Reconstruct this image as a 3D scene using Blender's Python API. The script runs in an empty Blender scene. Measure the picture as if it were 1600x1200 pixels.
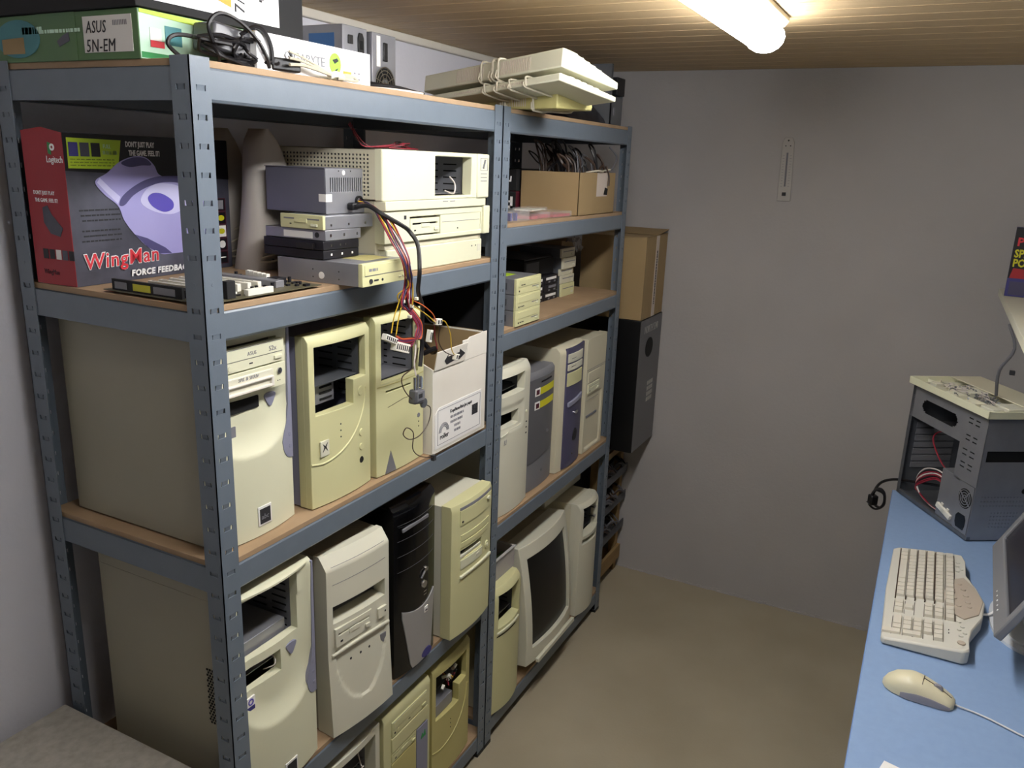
import bpy, bmesh, math, random
from mathutils import Vector, Matrix, Euler
random.seed(7)
PI = math.pi
S = bpy.context.scene
COL = S.collection

# ------------------------------------------------------------------ camera, world, lights, exposure
cam_d = bpy.data.cameras.new('camera')
cam = bpy.data.objects.new('camera', cam_d)
COL.objects.link(cam)
cam.location = (-0.8556, -0.954, 1.6721)
cam.rotation_euler = (1.3038, -0.0352, -1.0914)
cam_d.sensor_width = 36.0
cam_d.lens = 36.0 * 1267.25 / 1600.0
cam_d.clip_start = 0.02
S.camera = cam

w = bpy.data.worlds.new('world')
S.world = w
w.use_nodes = True
w.node_tree.nodes['Background'].inputs[0].default_value = (0.55, 0.62, 0.8, 1)
w.node_tree.nodes['Background'].inputs[1].default_value = 0.02
S.view_settings.view_transform = 'Standard'
S.view_settings.look = 'None'
S.view_settings.gamma = 1
S.view_settings.use_curve_mapping = False
S.view_settings.exposure = 0.10
LAMP_POWER = 42.0       # emission strength of the ceiling tube
FILL_LAMP_POWER = 2.0  # weak fill lamp added behind the camera

# ------------------------------------------------------------------ materials
def lin(h):
    h = h.lstrip('#')
    out = []
    for i in (0, 2, 4):
        c = int(h[i:i+2], 16) / 255.0
        out.append(c / 12.92 if c <= 0.04045 else ((c + 0.055) / 1.055) ** 2.4)
    return tuple(out) + (1,)

MATS = {}
def mat(name, col, rough=0.5, metal=0.0, col2=None, scale=8.0, amt=0.5, bump=0.0, bscale=200.0,
        emit=None, estr=0.0, alpha=None, trans=0.0, stretch=None):
    m = bpy.data.materials.new(name)
    m.use_nodes = True
    nt = m.node_tree
    b = nt.nodes['Principled BSDF']
    b.inputs['Base Color'].default_value = lin(col)
    b.inputs['Roughness'].default_value = rough
    b.inputs['Metallic'].default_value = metal
    tc = nt.nodes.new('ShaderNodeTexCoord')
    src = tc.outputs['Object']
    if stretch:
        mp = nt.nodes.new('ShaderNodeMapping')
        mp.inputs['Scale'].default_value = stretch
        nt.links.new(src, mp.inputs['Vector'])
        src = mp.outputs['Vector']
    if col2:
        n = nt.nodes.new('ShaderNodeTexNoise')
        n.inputs['Scale'].default_value = scale
        n.inputs['Detail'].default_value = 5
        nt.links.new(src, n.inputs['Vector'])
        r = nt.nodes.new('ShaderNodeValToRGB')
        r.color_ramp.elements[0].position = 0.5 - 0.5 * (1 - amt) - 0.02
        r.color_ramp.elements[1].position = 0.5 + 0.5 * (1 - amt) + 0.02
        r.color_ramp.elements[0].color = lin(col)
        r.color_ramp.elements[1].color = lin(col2)
        nt.links.new(n.outputs['Fac'], r.inputs['Fac'])
        nt.links.new(r.outputs['Color'], b.inputs['Base Color'])
    if bump:
        n2 = nt.nodes.new('ShaderNodeTexNoise')
        n2.inputs['Scale'].default_value = bscale
        n2.inputs['Detail'].default_value = 3
        nt.links.new(src, n2.inputs['Vector'])
        bp = nt.nodes.new('ShaderNodeBump')
        bp.inputs['Strength'].default_value = bump
        bp.inputs['Distance'].default_value = 0.002
        nt.links.new(n2.outputs['Fac'], bp.inputs['Height'])
        nt.links.new(bp.outputs['Normal'], b.inputs['Normal'])
    if emit:
        b.inputs['Emission Color'].default_value = lin(emit)
        b.inputs['Emission Strength'].default_value = estr
    if trans:
        b.inputs['Transmission Weight'].default_value = trans
    if alpha is not None:
        b.inputs['Alpha'].default_value = alpha
    MATS[name] = m
    return m

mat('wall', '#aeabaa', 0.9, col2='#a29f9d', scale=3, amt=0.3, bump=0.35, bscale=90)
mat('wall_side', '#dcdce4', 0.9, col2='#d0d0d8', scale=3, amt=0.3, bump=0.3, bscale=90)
mat('pine', '#cab38c', 0.55, col2='#ab9068', scale=6, amt=0.35, stretch=(10, 0.6, 10), bump=0.05, bscale=40)
mat('screed', '#948a74', 0.85, col2='#a69d88', scale=2.6, amt=0.45, bump=0.25, bscale=120)
mat('rack', '#69737e', 0.33, 0.0, col2='#626c77', scale=30, amt=0.3, bump=0.04, bscale=300)
mat('rack_dark', '#2c3038', 0.45)
mat('mdf', '#a68c6e', 0.7, col2='#957b5d', scale=14, amt=0.4, bump=0.1, bscale=400)
mat('lampbody', '#d9d6c8', 0.5)
mat('tube', '#ffffff', 0.4, emit='#f8f8fa', estr=LAMP_POWER)
mat('fill_tube', '#ffffff', 0.4, emit='#f4f2ff', estr=FILL_LAMP_POWER)
mat('yellowed', '#cfcd9f', 0.5, col2='#c6c392', scale=5, amt=0.3, bump=0.06, bscale=900)
mat('yellowed2', '#c0b87c', 0.5, col2='#b4ab6e', scale=5, amt=0.3, bump=0.06, bscale=900)
mat('cream', '#dadabf', 0.45, col2='#d2d1b4', scale=5, amt=0.3, bump=0.05, bscale=900)
mat('creamgray', '#cfcab2', 0.5, col2='#c5bfa6', scale=5, amt=0.3, bump=0.05, bscale=900)
mat('offwhite', '#d3d1bf', 0.5, col2='#cac8b4', scale=5, amt=0.3, bump=0.05, bscale=900)
mat('whitebox', '#dedad0', 0.75, col2='#d2ccbf', scale=7, amt=0.3)
mat('metalbeige', '#a09c8a', 0.5, col2='#989481', scale=4, amt=0.3, bump=0.05, bscale=700)
mat('metalgray', '#9c9da2', 0.38, 0.55, col2='#8d8e94', scale=20, amt=0.4)
mat('metaldim', '#6f7277', 0.4, 0.5, col2='#63666b', scale=20, amt=0.4)
mat('zinc', '#8f9296', 0.35, 0.6, col2='#7e8186', scale=40, amt=0.5)
mat('psugray', '#6e6e78', 0.45, 0.3, col2='#676771', scale=9, amt=0.3)
mat('chrome', '#d6d6d8', 0.18, 1.0)
mat('purplegray', '#85869a', 0.5)
mat('purplepanel', '#4c4a66', 0.35, col2='#44425e', scale=5, amt=0.3)
mat('graycase', '#77777b', 0.45, col2='#6d6d71', scale=5, amt=0.3)
mat('graydoor', '#56565a', 0.3)
mat('black', '#0b0b0d', 0.4)
mat('blackgloss', '#060608', 0.12)
mat('blackmatte', '#101012', 0.8, col2='#17171a', scale=12, amt=0.4)
mat('hole', '#020202', 0.9)
mat('hdd', '#1d1c22', 0.45, 0.3)
mat('silverpanel', '#a3a19f', 0.4, 0.2, col2='#979593', scale=3, amt=0.3)
mat('ink', '#26262a', 0.7)
mat('inkgray', '#7a7a80', 0.7)
mat('paper', '#e4e2de', 0.7)
mat('cardboard', '#9f8862', 0.85, col2='#927b56', scale=6, amt=0.35, bump=0.06, bscale=60)
mat('cardboarddark', '#84633c', 0.85)
mat('tape', '#c9bcb0', 0.4)
mat('red', '#a31f2a', 0.5, col2='#8f1a25', scale=5, amt=0.3)
mat('printdark', '#1e1e27', 0.45, col2='#5c5d6c', scale=9, amt=0.55)
mat('printblack', '#0d0c12', 0.45)
mat('lime', '#a5c02c', 0.5)
mat('limebright', '#8be21e', 0.5)
mat('lilac', '#b3aede', 0.5, col2='#8f8ac6', scale=4, amt=0.2)
mat('lilacdark', '#4c4876', 0.5)
mat('lilaclight', '#c9c6ea', 0.5)
mat('violet', '#5a4fae', 0.4)
mat('redprint', '#d2323e', 0.5)
mat('white', '#f0f0f0', 0.5)
mat('maroon', '#4a1020', 0.5)
mat('yellow', '#c8c21e', 0.5)
mat('blueprint', '#3f6ea8', 0.5)
mat('greenbox', '#5c7d44', 0.55, col2='#486c50', scale=4, amt=0.3)
mat('greenlight', '#9fd0b0', 0.55, col2='#d8efe0', scale=5, amt=0.3)
mat('green', '#2a8a4a', 0.5)
mat('teal', '#3f7f86', 0.5)
mat('orange', '#e8951c', 0.5)
mat('indigo', '#3c3a78', 0.5)
mat('pcb', '#4a4632', 0.5, col2='#5c5640', scale=60, amt=0.4)
mat('slotwhite', '#dedbcf', 0.5)
mat('speaker', '#b3ada4', 0.6, col2='#a8a198', scale=4, amt=0.3)
mat('wirered', '#8a2030', 0.45)
mat('wireyellow', '#c2a02c', 0.45)
mat('wireblack', '#131114', 0.45)
mat('wirewhite', '#cfc6c0', 0.45)
mat('wirebeige', '#bdb6a2', 0.5)
mat('wireviolet', '#3c2c50', 0.45)
mat('wireorange', '#c46030', 0.45)
mat('wirebrown', '#3c2c22', 0.45)
mat('kbdcream', '#d8d7c2', 0.5, col2='#cfcdb6', scale=5, amt=0.3)
mat('kbdwhite', '#c9c9c8', 0.5)
mat('desk', '#86a0c4', 0.5, col2='#7e98bd', scale=60, amt=0.3)
mat('deskedge', '#6c8cbc', 0.5)
mat('tabletop', '#b8b3a8', 0.6, col2='#969186', scale=60, amt=0.4)
mat('key', '#cbc6b8', 0.5)
mat('kbdbase', '#c8c6bb', 0.5)
mat('keypanel', '#b0a495', 0.5)
mat('mouse', '#cfc9ab', 0.35)
mat('mousegray', '#8c8a92', 0.5)
mat('tft', '#77787c', 0.45)
mat('tftwhite', '#c8ccd0', 0.4)
mat('screen', '#1c1b26', 0.25)
mat('crt', '#0b0a08', 0.4)
mat('woodraw', '#9a7f55', 0.8, col2='#84693f', scale=5, amt=0.3, stretch=(1, 12, 12))
mat('graytray', '#55565a', 0.6)
mat('clear', '#d8d8d8', 0.15, alpha=0.16)
mat('clearred', '#d06a70', 0.2, alpha=0.6)
mat('plasticbag', '#c8c2c0', 0.25, alpha=0.45)
mat('foambox', '#aeaba6', 0.7)
mat('wiregray', '#5c5c60', 0.5)
mat('darkprint', '#17161c', 0.3)

# ------------------------------------------------------------------ geometry helper
def rot(ax, ang):
    return Matrix.Rotation(ang, 4, ax)

class G:
    def __init__(s, M=None):
        s.bm = bmesh.new()
        s.M = M or Matrix()
    def v(s, *p):
        return s.bm.verts.new(s.M @ Vector(p))
    def box(s, x0, x1, y0, y1, z0, z1, top=None):
        P = [(x0,y0,z0),(x1,y0,z0),(x1,y1,z0),(x0,y1,z0),(x0,y0,z1),(x1,y0,z1),(x1,y1,z1),(x0,y1,z1)]
        if top:   # top = (dx0,dx1,dy0,dy1) offsets of the top face
            P[4] = (x0+top[0], y0+top[2], z1); P[5] = (x1+top[1], y0+top[2], z1)
            P[6] = (x1+top[1], y1+top[3], z1); P[7] = (x0+top[0], y1+top[3], z1)
        V = [s.v(*p) for p in P]
        for f in ((0,3,2,1),(4,5,6,7),(0,1,5,4),(1,2,6,5),(2,3,7,6),(3,0,4,7)):
            s.bm.faces.new([V[i] for i in f])
        return s
    def prism(s, pts, a, b, plane='xz'):
        """extrude a closed 2-D outline between a and b along the third axis"""
        def q(p, t):
            return {'xz': (p[0], t, p[1]), 'xy': (p[0], p[1], t), 'yz': (t, p[0], p[1])}[plane]
        A = [s.v(*q(p, a)) for p in pts]; B = [s.v(*q(p, b)) for p in pts]
        n = len(pts)
        s.bm.faces.new(A); s.bm.faces.new(B[::-1])
        for i in range(n):
            s.bm.faces.new((A[i], B[i], B[(i+1) % n], A[(i+1) % n]))
        return s
    def cyl(s, c, r, h, ax='z', n=16, r2=None):
        r2 = r if r2 is None else r2
        A, B = [], []
        for i in range(n):
            t = 2*PI*i/n; cs, sn = math.cos(t), math.sin(t)
            def q(rr, hh):
                return {'z': (c[0]+rr*cs, c[1]+rr*sn, c[2]+hh), 'y': (c[0]+rr*cs, c[1]+hh, c[2]+rr*sn),
                        'x': (c[0]+hh, c[1]+rr*cs, c[2]+rr*sn)}[ax]
            A.append(s.v(*q(r, 0))); B.append(s.v(*q(r2, h)))
        s.bm.faces.new(A); s.bm.faces.new(B[::-1])
        for i in range(n):
            s.bm.faces.new((A[i], B[i], B[(i+1) % n], A[(i+1) % n]))
        return s
    def ring(s, c, r0, r1, h, ax='y', n=20, a0=0, a1=2*PI):
        m = n if abs(a1-a0-2*PI) < 1e-6 else n+1
        rows = []
        for i in range(m):
            t = a0+(a1-a0)*i/n; cs, sn = math.cos(t), math.sin(t)
            def q(rr, hh):
                return {'z': (c[0]+rr*cs, c[1]+rr*sn, c[2]+hh), 'y': (c[0]+rr*cs, c[1]+hh, c[2]+rr*sn),
                        'x': (c[0]+hh, c[1]+rr*cs, c[2]+rr*sn)}[ax]
            rows.append([s.v(*q(r0, 0)), s.v(*q(r1, 0)), s.v(*q(r1, h)), s.v(*q(r0, h))])
        for i in range(m if m == n else m-1):
            a, b = rows[i], rows[(i+1) % m]
            for j in range(4):
                s.bm.faces.new((a[j], b[j], b[(j+1) % 4], a[(j+1) % 4]))
        if m != n:
            s.bm.faces.new(rows[0]); s.bm.faces.new(rows[-1][::-1])
        return s
    def plate(s, xs, zs, yf, yb, holes=(), f=None, step=None, keep=None, warp=None):
        """plate in the xz plane made of a grid, with rectangular holes; front surface y = yf + f(x,z)"""
        def fill(L):
            L = sorted(set(round(a, 6) for a in L))
            if not step: return L
            out = [L[0]]
            for a, b in zip(L, L[1:]):
                n = max(1, math.ceil((b-a)/step - 1e-6))
                out += [a+(b-a)*k/n for k in range(1, n+1)]
            return out
        xs = list(xs); zs = list(zs)
        for h in holes:
            xs += [h[0], h[1]]; zs += [h[2], h[3]]
        xs = fill(xs); zs = fill(zs)
        ok = {}
        for i in range(len(xs)-1):
            for j in range(len(zs)-1):
                cx, cz = (xs[i]+xs[i+1])/2, (zs[j]+zs[j+1])/2
                k = not any(h[0] < cx < h[1] and h[2] < cz < h[3] for h in holes)
                if keep and not keep(cx, cz): k = False
                ok[i, j] = k
        cf, cb = {}, {}
        wf = warp or (lambda x, y, z: (x, y, z))
        def F(i, j):
            if (i, j) not in cf:
                cf[i, j] = s.v(*wf(xs[i], yf + (f(xs[i], zs[j]) if f else 0), zs[j]))
            return cf[i, j]
        def B(i, j):
            if (i, j) not in cb: cb[i, j] = s.v(*wf(xs[i], yb, zs[j]))
            return cb[i, j]
        nx, nz = len(xs)-1, len(zs)-1
        for (i, j), k in ok.items():
            if not k: continue
            s.bm.faces.new((F(i,j), F(i+1,j), F(i+1,j+1), F(i,j+1)))
            s.bm.faces.new((B(i,j), B(i,j+1), B(i+1,j+1), B(i+1,j)))
            if not ok.get((i-1, j)): s.bm.faces.new((F(i,j), F(i,j+1), B(i,j+1), B(i,j)))
            if not ok.get((i+1, j)): s.bm.faces.new((F(i+1,j), B(i+1,j), B(i+1,j+1), F(i+1,j+1)))
            if not ok.get((i, j-1)): s.bm.faces.new((F(i,j), B(i,j), B(i+1,j), F(i+1,j)))
            if not ok.get((i, j+1)): s.bm.faces.new((F(i,j+1), F(i+1,j+1), B(i+1,j+1), B(i,j+1)))
        return s
    def strip(s, xs, lo, hi, yf, th):
        """slab bounded by z=lo(x)..hi(x), front surface y=yf(x), thickness th"""
        rows = []
        for x in xs:
            y = yf(x) if callable(yf) else yf
            a, b = lo(x), hi(x)
            if b-a < 0.0004: b = a+0.0004
            rows.append([s.v(x, y, a), s.v(x, y, b), s.v(x, y+th, b), s.v(x, y+th, a)])
        for a, b in zip(rows, rows[1:]):
            for j in range(4):
                s.bm.faces.new((a[j], b[j], b[(j+1) % 4], a[(j+1) % 4]))
        s.bm.faces.new(rows[0]); s.bm.faces.new(rows[-1][::-1])
        return s
    def tube(s, pts, r, n=6, sm=5, closed=False):
        P = [Vector(p) for p in pts]
        if sm > 1 and len(P) > 2:
            Q = []
            m = len(P)
            for i in range(m-1):
                p0 = P[max(i-1, 0)]; p1 = P[i]; p2 = P[i+1]; p3 = P[min(i+2, m-1)]
                for k in range(sm):
                    t = k/sm
                    Q.append(0.5*((2*p1) + (p2-p0)*t + (2*p0-5*p1+4*p2-p3)*t*t + (3*p1-p0-3*p2+p3)*t**3))
            Q.append(P[-1]); P = Q
        T = [(P[min(i+1, len(P)-1)]-P[max(i-1, 0)]).normalized() for i in range(len(P))]
        u = T[0].orthogonal().normalized()
        rings = []
        for i, p in enumerate(P):
            u = (u - T[i]*u.dot(T[i]))
            u = u.normalized() if u.length > 1e-6 else T[i].orthogonal().normalized()
            vv = T[i].cross(u)
            rings.append([s.v(*(p + (u*math.cos(2*PI*k/n)+vv*math.sin(2*PI*k/n))*r)) for k in range(n)])
        for a, b in zip(rings, rings[1:]):
            for k in range(n):
                s.bm.faces.new((a[k], a[(k+1) % n], b[(k+1) % n], b[k]))
        s.bm.faces.new(rings[0][::-1]); s.bm.faces.new(rings[-1])
        return s
    def lathe(s, prof, c=(0, 0, 0), n=20, ax='z'):
        rings = []
        for r, h in prof:
            row = []
            for i in range(n):
                t = 2*PI*i/n
                p = {'z': (r*math.cos(t), r*math.sin(t), h), 'y': (r*math.cos(t), h, r*math.sin(t)),
                     'x': (h, r*math.cos(t), r*math.sin(t))}[ax]
                row.append(s.v(c[0]+p[0], c[1]+p[1], c[2]+p[2]))
            rings.append(row)
        for a, b in zip(rings, rings[1:]):
            for k in range(n):
                s.bm.faces.new((a[k], a[(k+1) % n], b[(k+1) % n], b[k]))
        s.bm.faces.new(rings[0][::-1]); s.bm.faces.new(rings[-1])
        return s
    def obj(s, name, m, parent=None, bev=0.0, seg=2, smooth=35, label=None, loc=None, rotz=None, kind=None):
        bmesh.ops.recalc_face_normals(s.bm, faces=s.bm.faces)
        me = bpy.data.meshes.new(name)
        s.bm.to_mesh(me); s.bm.free()
        me.materials.append(MATS[m])
        if smooth:
            me.shade_smooth()
            me.set_sharp_from_angle(angle=math.radians(smooth))
        o = bpy.data.objects.new(name, me)
        COL.objects.link(o)
        if parent: o.parent = parent
        if bev:
            b = o.modifiers.new('bevel', 'BEVEL')
            b.width = bev; b.segments = seg; b.limit_method = 'ANGLE'; b.angle_limit = math.radians(40)
        if label: o['label'] = label
        if kind: o['kind'] = kind
        if loc: o.location = loc
        if rotz is not None: o.rotation_euler = (0, 0, rotz)
        return o

def bx(name, m, parent, x0, x1, y0, y1, z0, z1, bev=0.0, **k):
    return G().box(x0, x1, y0, y1, z0, z1).obj(name, m, parent, bev, **k)

def thing(name, label, cat, loc=(0, 0, 0), rz=0, group=None, eul=None):
    o = bpy.data.objects.new(name, None)
    COL.objects.link(o)
    o.empty_display_size = 0.05
    o.location = loc
    o.rotation_euler = eul or (0, 0, rz)
    o['label'] = label; o['category'] = cat
    if group: o['group'] = group
    return o

def tag(o, label, cat, group=None):
    o['label'] = label; o['category'] = cat
    if group: o['group'] = group
    return o

def struct(o):
    o['kind'] = 'structure'
    return o

def text(s, size, x, y, z, parent, m='ink', face='-y', sx=1.0, shear=0.0, th=0.0003, label=None, align='LEFT', name='lettering', spin=0.0, bold=0.0, sp=1.0):
    cu = bpy.data.curves.new('t', 'FONT')
    cu.body = s; cu.size = size; cu.extrude = th; cu.shear = shear; cu.align_x = align
    cu.offset = bold; cu.resolution_u = 2; cu.space_character = sp
    ob = bpy.data.objects.new('t', cu)
    COL.objects.link(ob)
    me = bpy.data.meshes.new_from_object(ob.evaluated_get(bpy.context.evaluated_depsgraph_get()))
    bpy.data.objects.remove(ob); bpy.data.curves.remove(cu)
    M = Matrix.Diagonal((sx, 1, 1, 1))
    M = rot('Z', spin) @ M
    if face == '-y': M = rot('X', PI/2) @ M
    elif face == '-x': M = rot('Z', -PI/2) @ rot('X', PI/2) @ M
    me.transform(M)
    me.materials.clear(); me.materials.append(MATS[m])
    me.name = name
    o = bpy.data.objects.new(name, me)
    COL.objects.link(o)
    o.parent = parent; o.location = (x, y, z)
    if label: o['label'] = label
    return o

def arcpts(pts, n=8):
    """smooth closed-ish polyline through the points (Catmull-Rom, closed)"""
    out = []; m = len(pts)
    for i in range(m):
        p0, p1, p2, p3 = pts[i-1], pts[i], pts[(i+1) % m], pts[(i+2) % m]
        for k in range(n):
            t = k/n
            out.append(tuple(0.5*((2*p1[j]) + (p2[j]-p0[j])*t + (2*p0[j]-5*p1[j]+4*p2[j]-p3[j])*t*t + (3*p1[j]-p0[j]-3*p2[j]+p3[j])*t**3) for j in range(2)))
    return out
def ellipse(cx, cz, rx, rz, n=20):
    return [(cx+rx*math.cos(2*PI*i/n), cz+rz*math.sin(2*PI*i/n)) for i in range(n)]
def interp(tab):
    def f(x):
        if x <= tab[0][0]: return tab[0][1]
        for (a, b), (c, d) in zip(tab, tab[1:]):
            if x <= c: return b+(d-b)*(x-a)/(c-a)
        return tab[-1][1]
    return f
def frange(a, b, n): return [a+(b-a)*i/n for i in range(n+1)]

def dashes(parent, x, y, z, width, h, m='inkgray', face='-y', seed=1, name='print_line'):
    """a line of small print too small to read, as a row of dashes"""
    r = random.Random(seed); g = G(); a = 0.0
    while a < width-.002:
        b = min(width, a+r.uniform(.003, .011))
        if face == '-y': g.box(x+a, x+b, y-.0004, y, z, z+h)
        elif face == '-x': g.box(x-.0004, x, y-b, y-a, z, z+h)
        else: g.box(x, x+h, y-.0004, y, z+a, z+b)
        a = b+r.uniform(.0012, .003)
    return g.obj(name, m, parent, smooth=0)

# ------------------------------------------------------------------ room
CEIL = 2.015
XB, YL, YR, XN = 2.217, 0.49, -1.62, -2.7
struct(bx('floor', 'screed', None, XN-.1, XB+.1, YR-.1, YL+.1, -0.06, 0))
wb = struct(bx('wall_back', 'wall', None, XB, XB+.08, YR-.1, YL+.1, 0, CEIL))
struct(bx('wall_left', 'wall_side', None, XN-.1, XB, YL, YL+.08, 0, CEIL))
struct(bx('wall_right', 'wall', None, XN-.1, XB, YR-.08, YR, 0, CEIL))
struct(bx('wall_front', 'wall', None, XN-.08, XN, YR, YL, 0, CEIL))
ceil = struct(bx('ceiling', 'pine', None, XN, XB, YR, YL, CEIL+.012, CEIL+.05))
me = None
xx = XB
k = 0
while xx > XN+.1:
    x1 = xx-0.0015; x0 = xx-0.0955
    if me is None:
        o = G().prism([(-.0478, .012), (-.0478, .0016), (-.0466, 0), (.0458, 0), (.0466, .0025), (.0478, .0025), (.0478, .012)], YR+.001, YL-.001, 'xz').obj('plank', 'pine', ceil, smooth=0)
        me = o.data
    else:
        o = bpy.data.objects.new('plank', me); COL.objects.link(o); o.parent = ceil
    o.location = ((x0+x1)/2, 0, CEIL)
    xx -= 0.097; k += 1
# white edge strip under the ceiling along the left wall, and the rough joint at the foot of the back wall
struct(G().box(XN, XB, YL-.016, YL, CEIL-.022, CEIL).obj('trim_1', 'whitebox', None, bev=.003))
g = G()
ys = frange(.06, -.94, 60)
pr = 0
for a, b in zip(ys, ys[1:]):
    h = .004+.010*random.random()**2
    d = .002+.006*random.random()
    g.box(XB-d, XB+.001, b, a, 0, h)
struct(g.obj('baseboard_back', 'wall', None, smooth=0))

# ------------------------------------------------------------------ ceiling lamp and added fill lamp
def batten(name, label, x0, x1, yc, em):
    t = thing(name, label, 'ceiling lamp', ((x0+x1)/2, yc, CEIL))
    L = (x1-x0)/2
    prof = [(-.050, 0), (-.050, -.010), (-.040, -.022), (.040, -.022), (.050, -.010), (.050, 0)]
    G().prism(prof, -L, L, 'yz').obj('housing', 'lampbody', t, bev=.002)
    n = 10
    pr2 = [(.042*math.cos(-.45+(PI+.9)*i/n), -.041-.034*math.sin(-.45+(PI+.9)*i/n)) for i in range(n+1)]
    G().prism(pr2, -L+.02, L-.02, 'yz').obj('diffuser', em, t)
    for sgn in (-1, 1):
        a, b = (L-.02, L) if sgn > 0 else (-L, -L+.02)
        G().prism([(y*1.06, z if z > -.034 else z-.002) for y, z in pr2], a, b, 'yz').obj('end_cap', 'lampbody' if em == 'fill_tube' else em, t, bev=.003)
    return t
batten('ceiling_lamp', 'long white fluorescent lamp glowing on the wooden ceiling', -.33, 1.22, -.53, 'tube')
batten('ceiling_lamp', 'added unseen fill lamp on the ceiling behind the viewpoint', -2.3, -1.05, -.62, 'fill_tube')  # unseen lamp, added to lift the near end of the room

# ------------------------------------------------------------------ steel shelving
WP, DEP, HB = .0374, .4449, .0467
L1, L2 = .9248, 1.8396
HP = 1.8
A1, A2, A3, A4, A5 = 1.797, 1.4444, 1.0158, .5055, .0757
B1, B2, B3, B4, B5 = 1.797, 1.5225, 1.2501, .7084, .0908

def post_mesh():
    """angle post, outer corner at the origin, flanges along +x and +y"""
    g = G()
    def flange(M):
        gg = g; old = gg.M; gg.M = M
        zs = []; holes = []
        for i in range(44):
            z = 0.034 + i*0.04
            if i in (4, 36): continue
            holes.append((.010, .028, z, z+.008))
        g.plate([0, WP], [0, HP], 0, .0016, holes=holes)
        for h in holes:   # pressed-back tabs
            g.box(h[0]+.003, h[1]-.003, .0022, .0034, h[2]-.003, h[3]+.001, top=(0, 0, -.0022, -.0016))
        for i in (4, 36):
            g.cyl((.019, -.0006, .038+i*.04), .003, .0012, 'y', 10)
        gg.M = old
    flange(Matrix())
    # mirrored copy onto the yz plane: x<->y swap
    flange(Matrix(((0, 1, 0, 0), (1, 0, 0, 0), (0, 0, 1, 0), (0, 0, 0, 1))))
    return g.obj('post', 'rack', None, smooth=0).data
pm = post_mesh()
for o in list(COL.objects):
    if o.name.startswith('post'): bpy.data.objects.remove(o)

def add(name, me, parent, loc=(0, 0, 0), scale=None, rz=0):
    o = bpy.data.objects.new(name, me); COL.objects.link(o)
    o.parent = parent; o.location = loc; o.rotation_euler = (0, 0, rz)
    if scale: o.scale = scale
    return o

def shelving(name, label, x0, x1, levels):
    W = x1-x0
    t = thing(name, label, 'shelving unit', (x0, 0, 0), group=None)
    add('post', pm, t, (0, 0, 0))
    add('post', pm, t, (W, 0, 0), (-1, 1, 1))
    add('post', pm, t, (0, DEP, 0), (1, -1, 1))
    add('post', pm, t, (W, DEP, 0), (-1, -1, 1))
    for fx in (0, W):
        for fy in (0, DEP):
            sx = 1 if fx == 0 else -1; sy = 1 if fy == 0 else -1
            a, b = sorted((fx-sx*.0015, fx+sx*(WP+.0005))); c, d = sorted((fy-sy*.0015, fy+sy*(WP+.0005)))
            G().box(a, b, c, d, -.0, .012).obj('foot', 'black', t, bev=.002)
    rimW = None
    for i, s in enumerate(levels):
        z1 = s-.0102; z0 = z1-HB
        for y0, sg in ((.0018, 1), (DEP-.0018, -1)):
            g = G()
            prof = [(y0, z0+.004), (y0, z1-.003), (y0+sg*.002, z1), (y0+sg*.018, z1), (y0+sg*.018, z1-.0015), (y0+sg*.004, z1-.0035),
                    (y0+sg*.003, z0+.004), (y0+sg*.018, z0+.0015), (y0+sg*.018, z0), (y0+sg*.003, z0)]
            g.prism(prof, .003, W-.003, 'yz')
            g.obj('beam', 'rack', t, smooth=20)
        for xx0, sg in ((.0018, 1), (W-.0018, -1)):
            g = G()
            a, b = sorted((xx0, xx0+sg*.0022))
            g.box(a, b, .004, DEP-.004, z0, z1)
            a, b = sorted((xx0, xx0+sg*.016))
            g.box(a, b, .004, DEP-.004, z1-.002, z1)
            g.obj('side_beam', 'rack', t, bev=.0008)
        bx('shelf_board', 'mdf', t, .005, W-.005, .004, DEP-.004, s-.0100, s, bev=.0008)
    # board is cut around the posts in reality; here it ends inside the flanges
    return t
shelving('shelving_unit', 'blue-grey steel shelving unit nearest the viewer, holding the large game controller box', 0, L1, (A1, A2, A3, A4, A5))
shelving('shelving_unit', 'blue-grey steel shelving unit farther away, holding the tube monitor at the bottom', L1+.004, L2, (B1, B2, B3, B4, B5))

# ------------------------------------------------------------------ computer cases
def bulge(W, b):
    return lambda x, z=0: -b*(1-((x-W/2)/(W/2))**2)

def case(label, x, y, z, W, H, D, yaw=0, cover='metalbeige', inner='zinc', bz=.028, name='computer_tower', group=None, vents=False, openfront=True):
    t = thing(name, label, 'computer tower', (x, y, z), yaw, group)
    t0 = .0035
    g = G()
    g.box(.001, .0022, bz, D, t0, H-.004)
    g.box(W-.0022, W-.001, bz, D, t0, H-.004)
    g.box(.001, W-.001, bz, D, H-.004, H-.0028)
    for xx in (.0004, W-.0009):
        g.box(xx, xx+.0006, bz+.002, D-.004, H-.024, H-.023)
    g.obj('case_cover', cover, t, bev=.0006)
    g = G()
    g.box(.0025, W-.0025, bz, D-.001, t0, t0+.0015)
    g.box(.0025, W-.0025, D-.002, D-.001, t0+.002, H-.005)
    g.obj('chassis', inner, t)
    g = G()
    for a in (.025, W-.025):
        for c in (bz+.02, D-.03):
            g.cyl((a, c, 0), .008, t0, 'z', 10)
    g.obj('foot', 'black', t)
    if vents:
        g = G()
        for i in range(5):
            for j in range(20):
                g.box(-.0002, .0009, .055+i*.0068+(j % 2)*.003, .0585+i*.0068+(j % 2)*.003, .155+j*.0058, .1585+j*.0058)
        g.obj('vent_holes', 'hole', t, kind='stuff', smooth=0)
    return t

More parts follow.
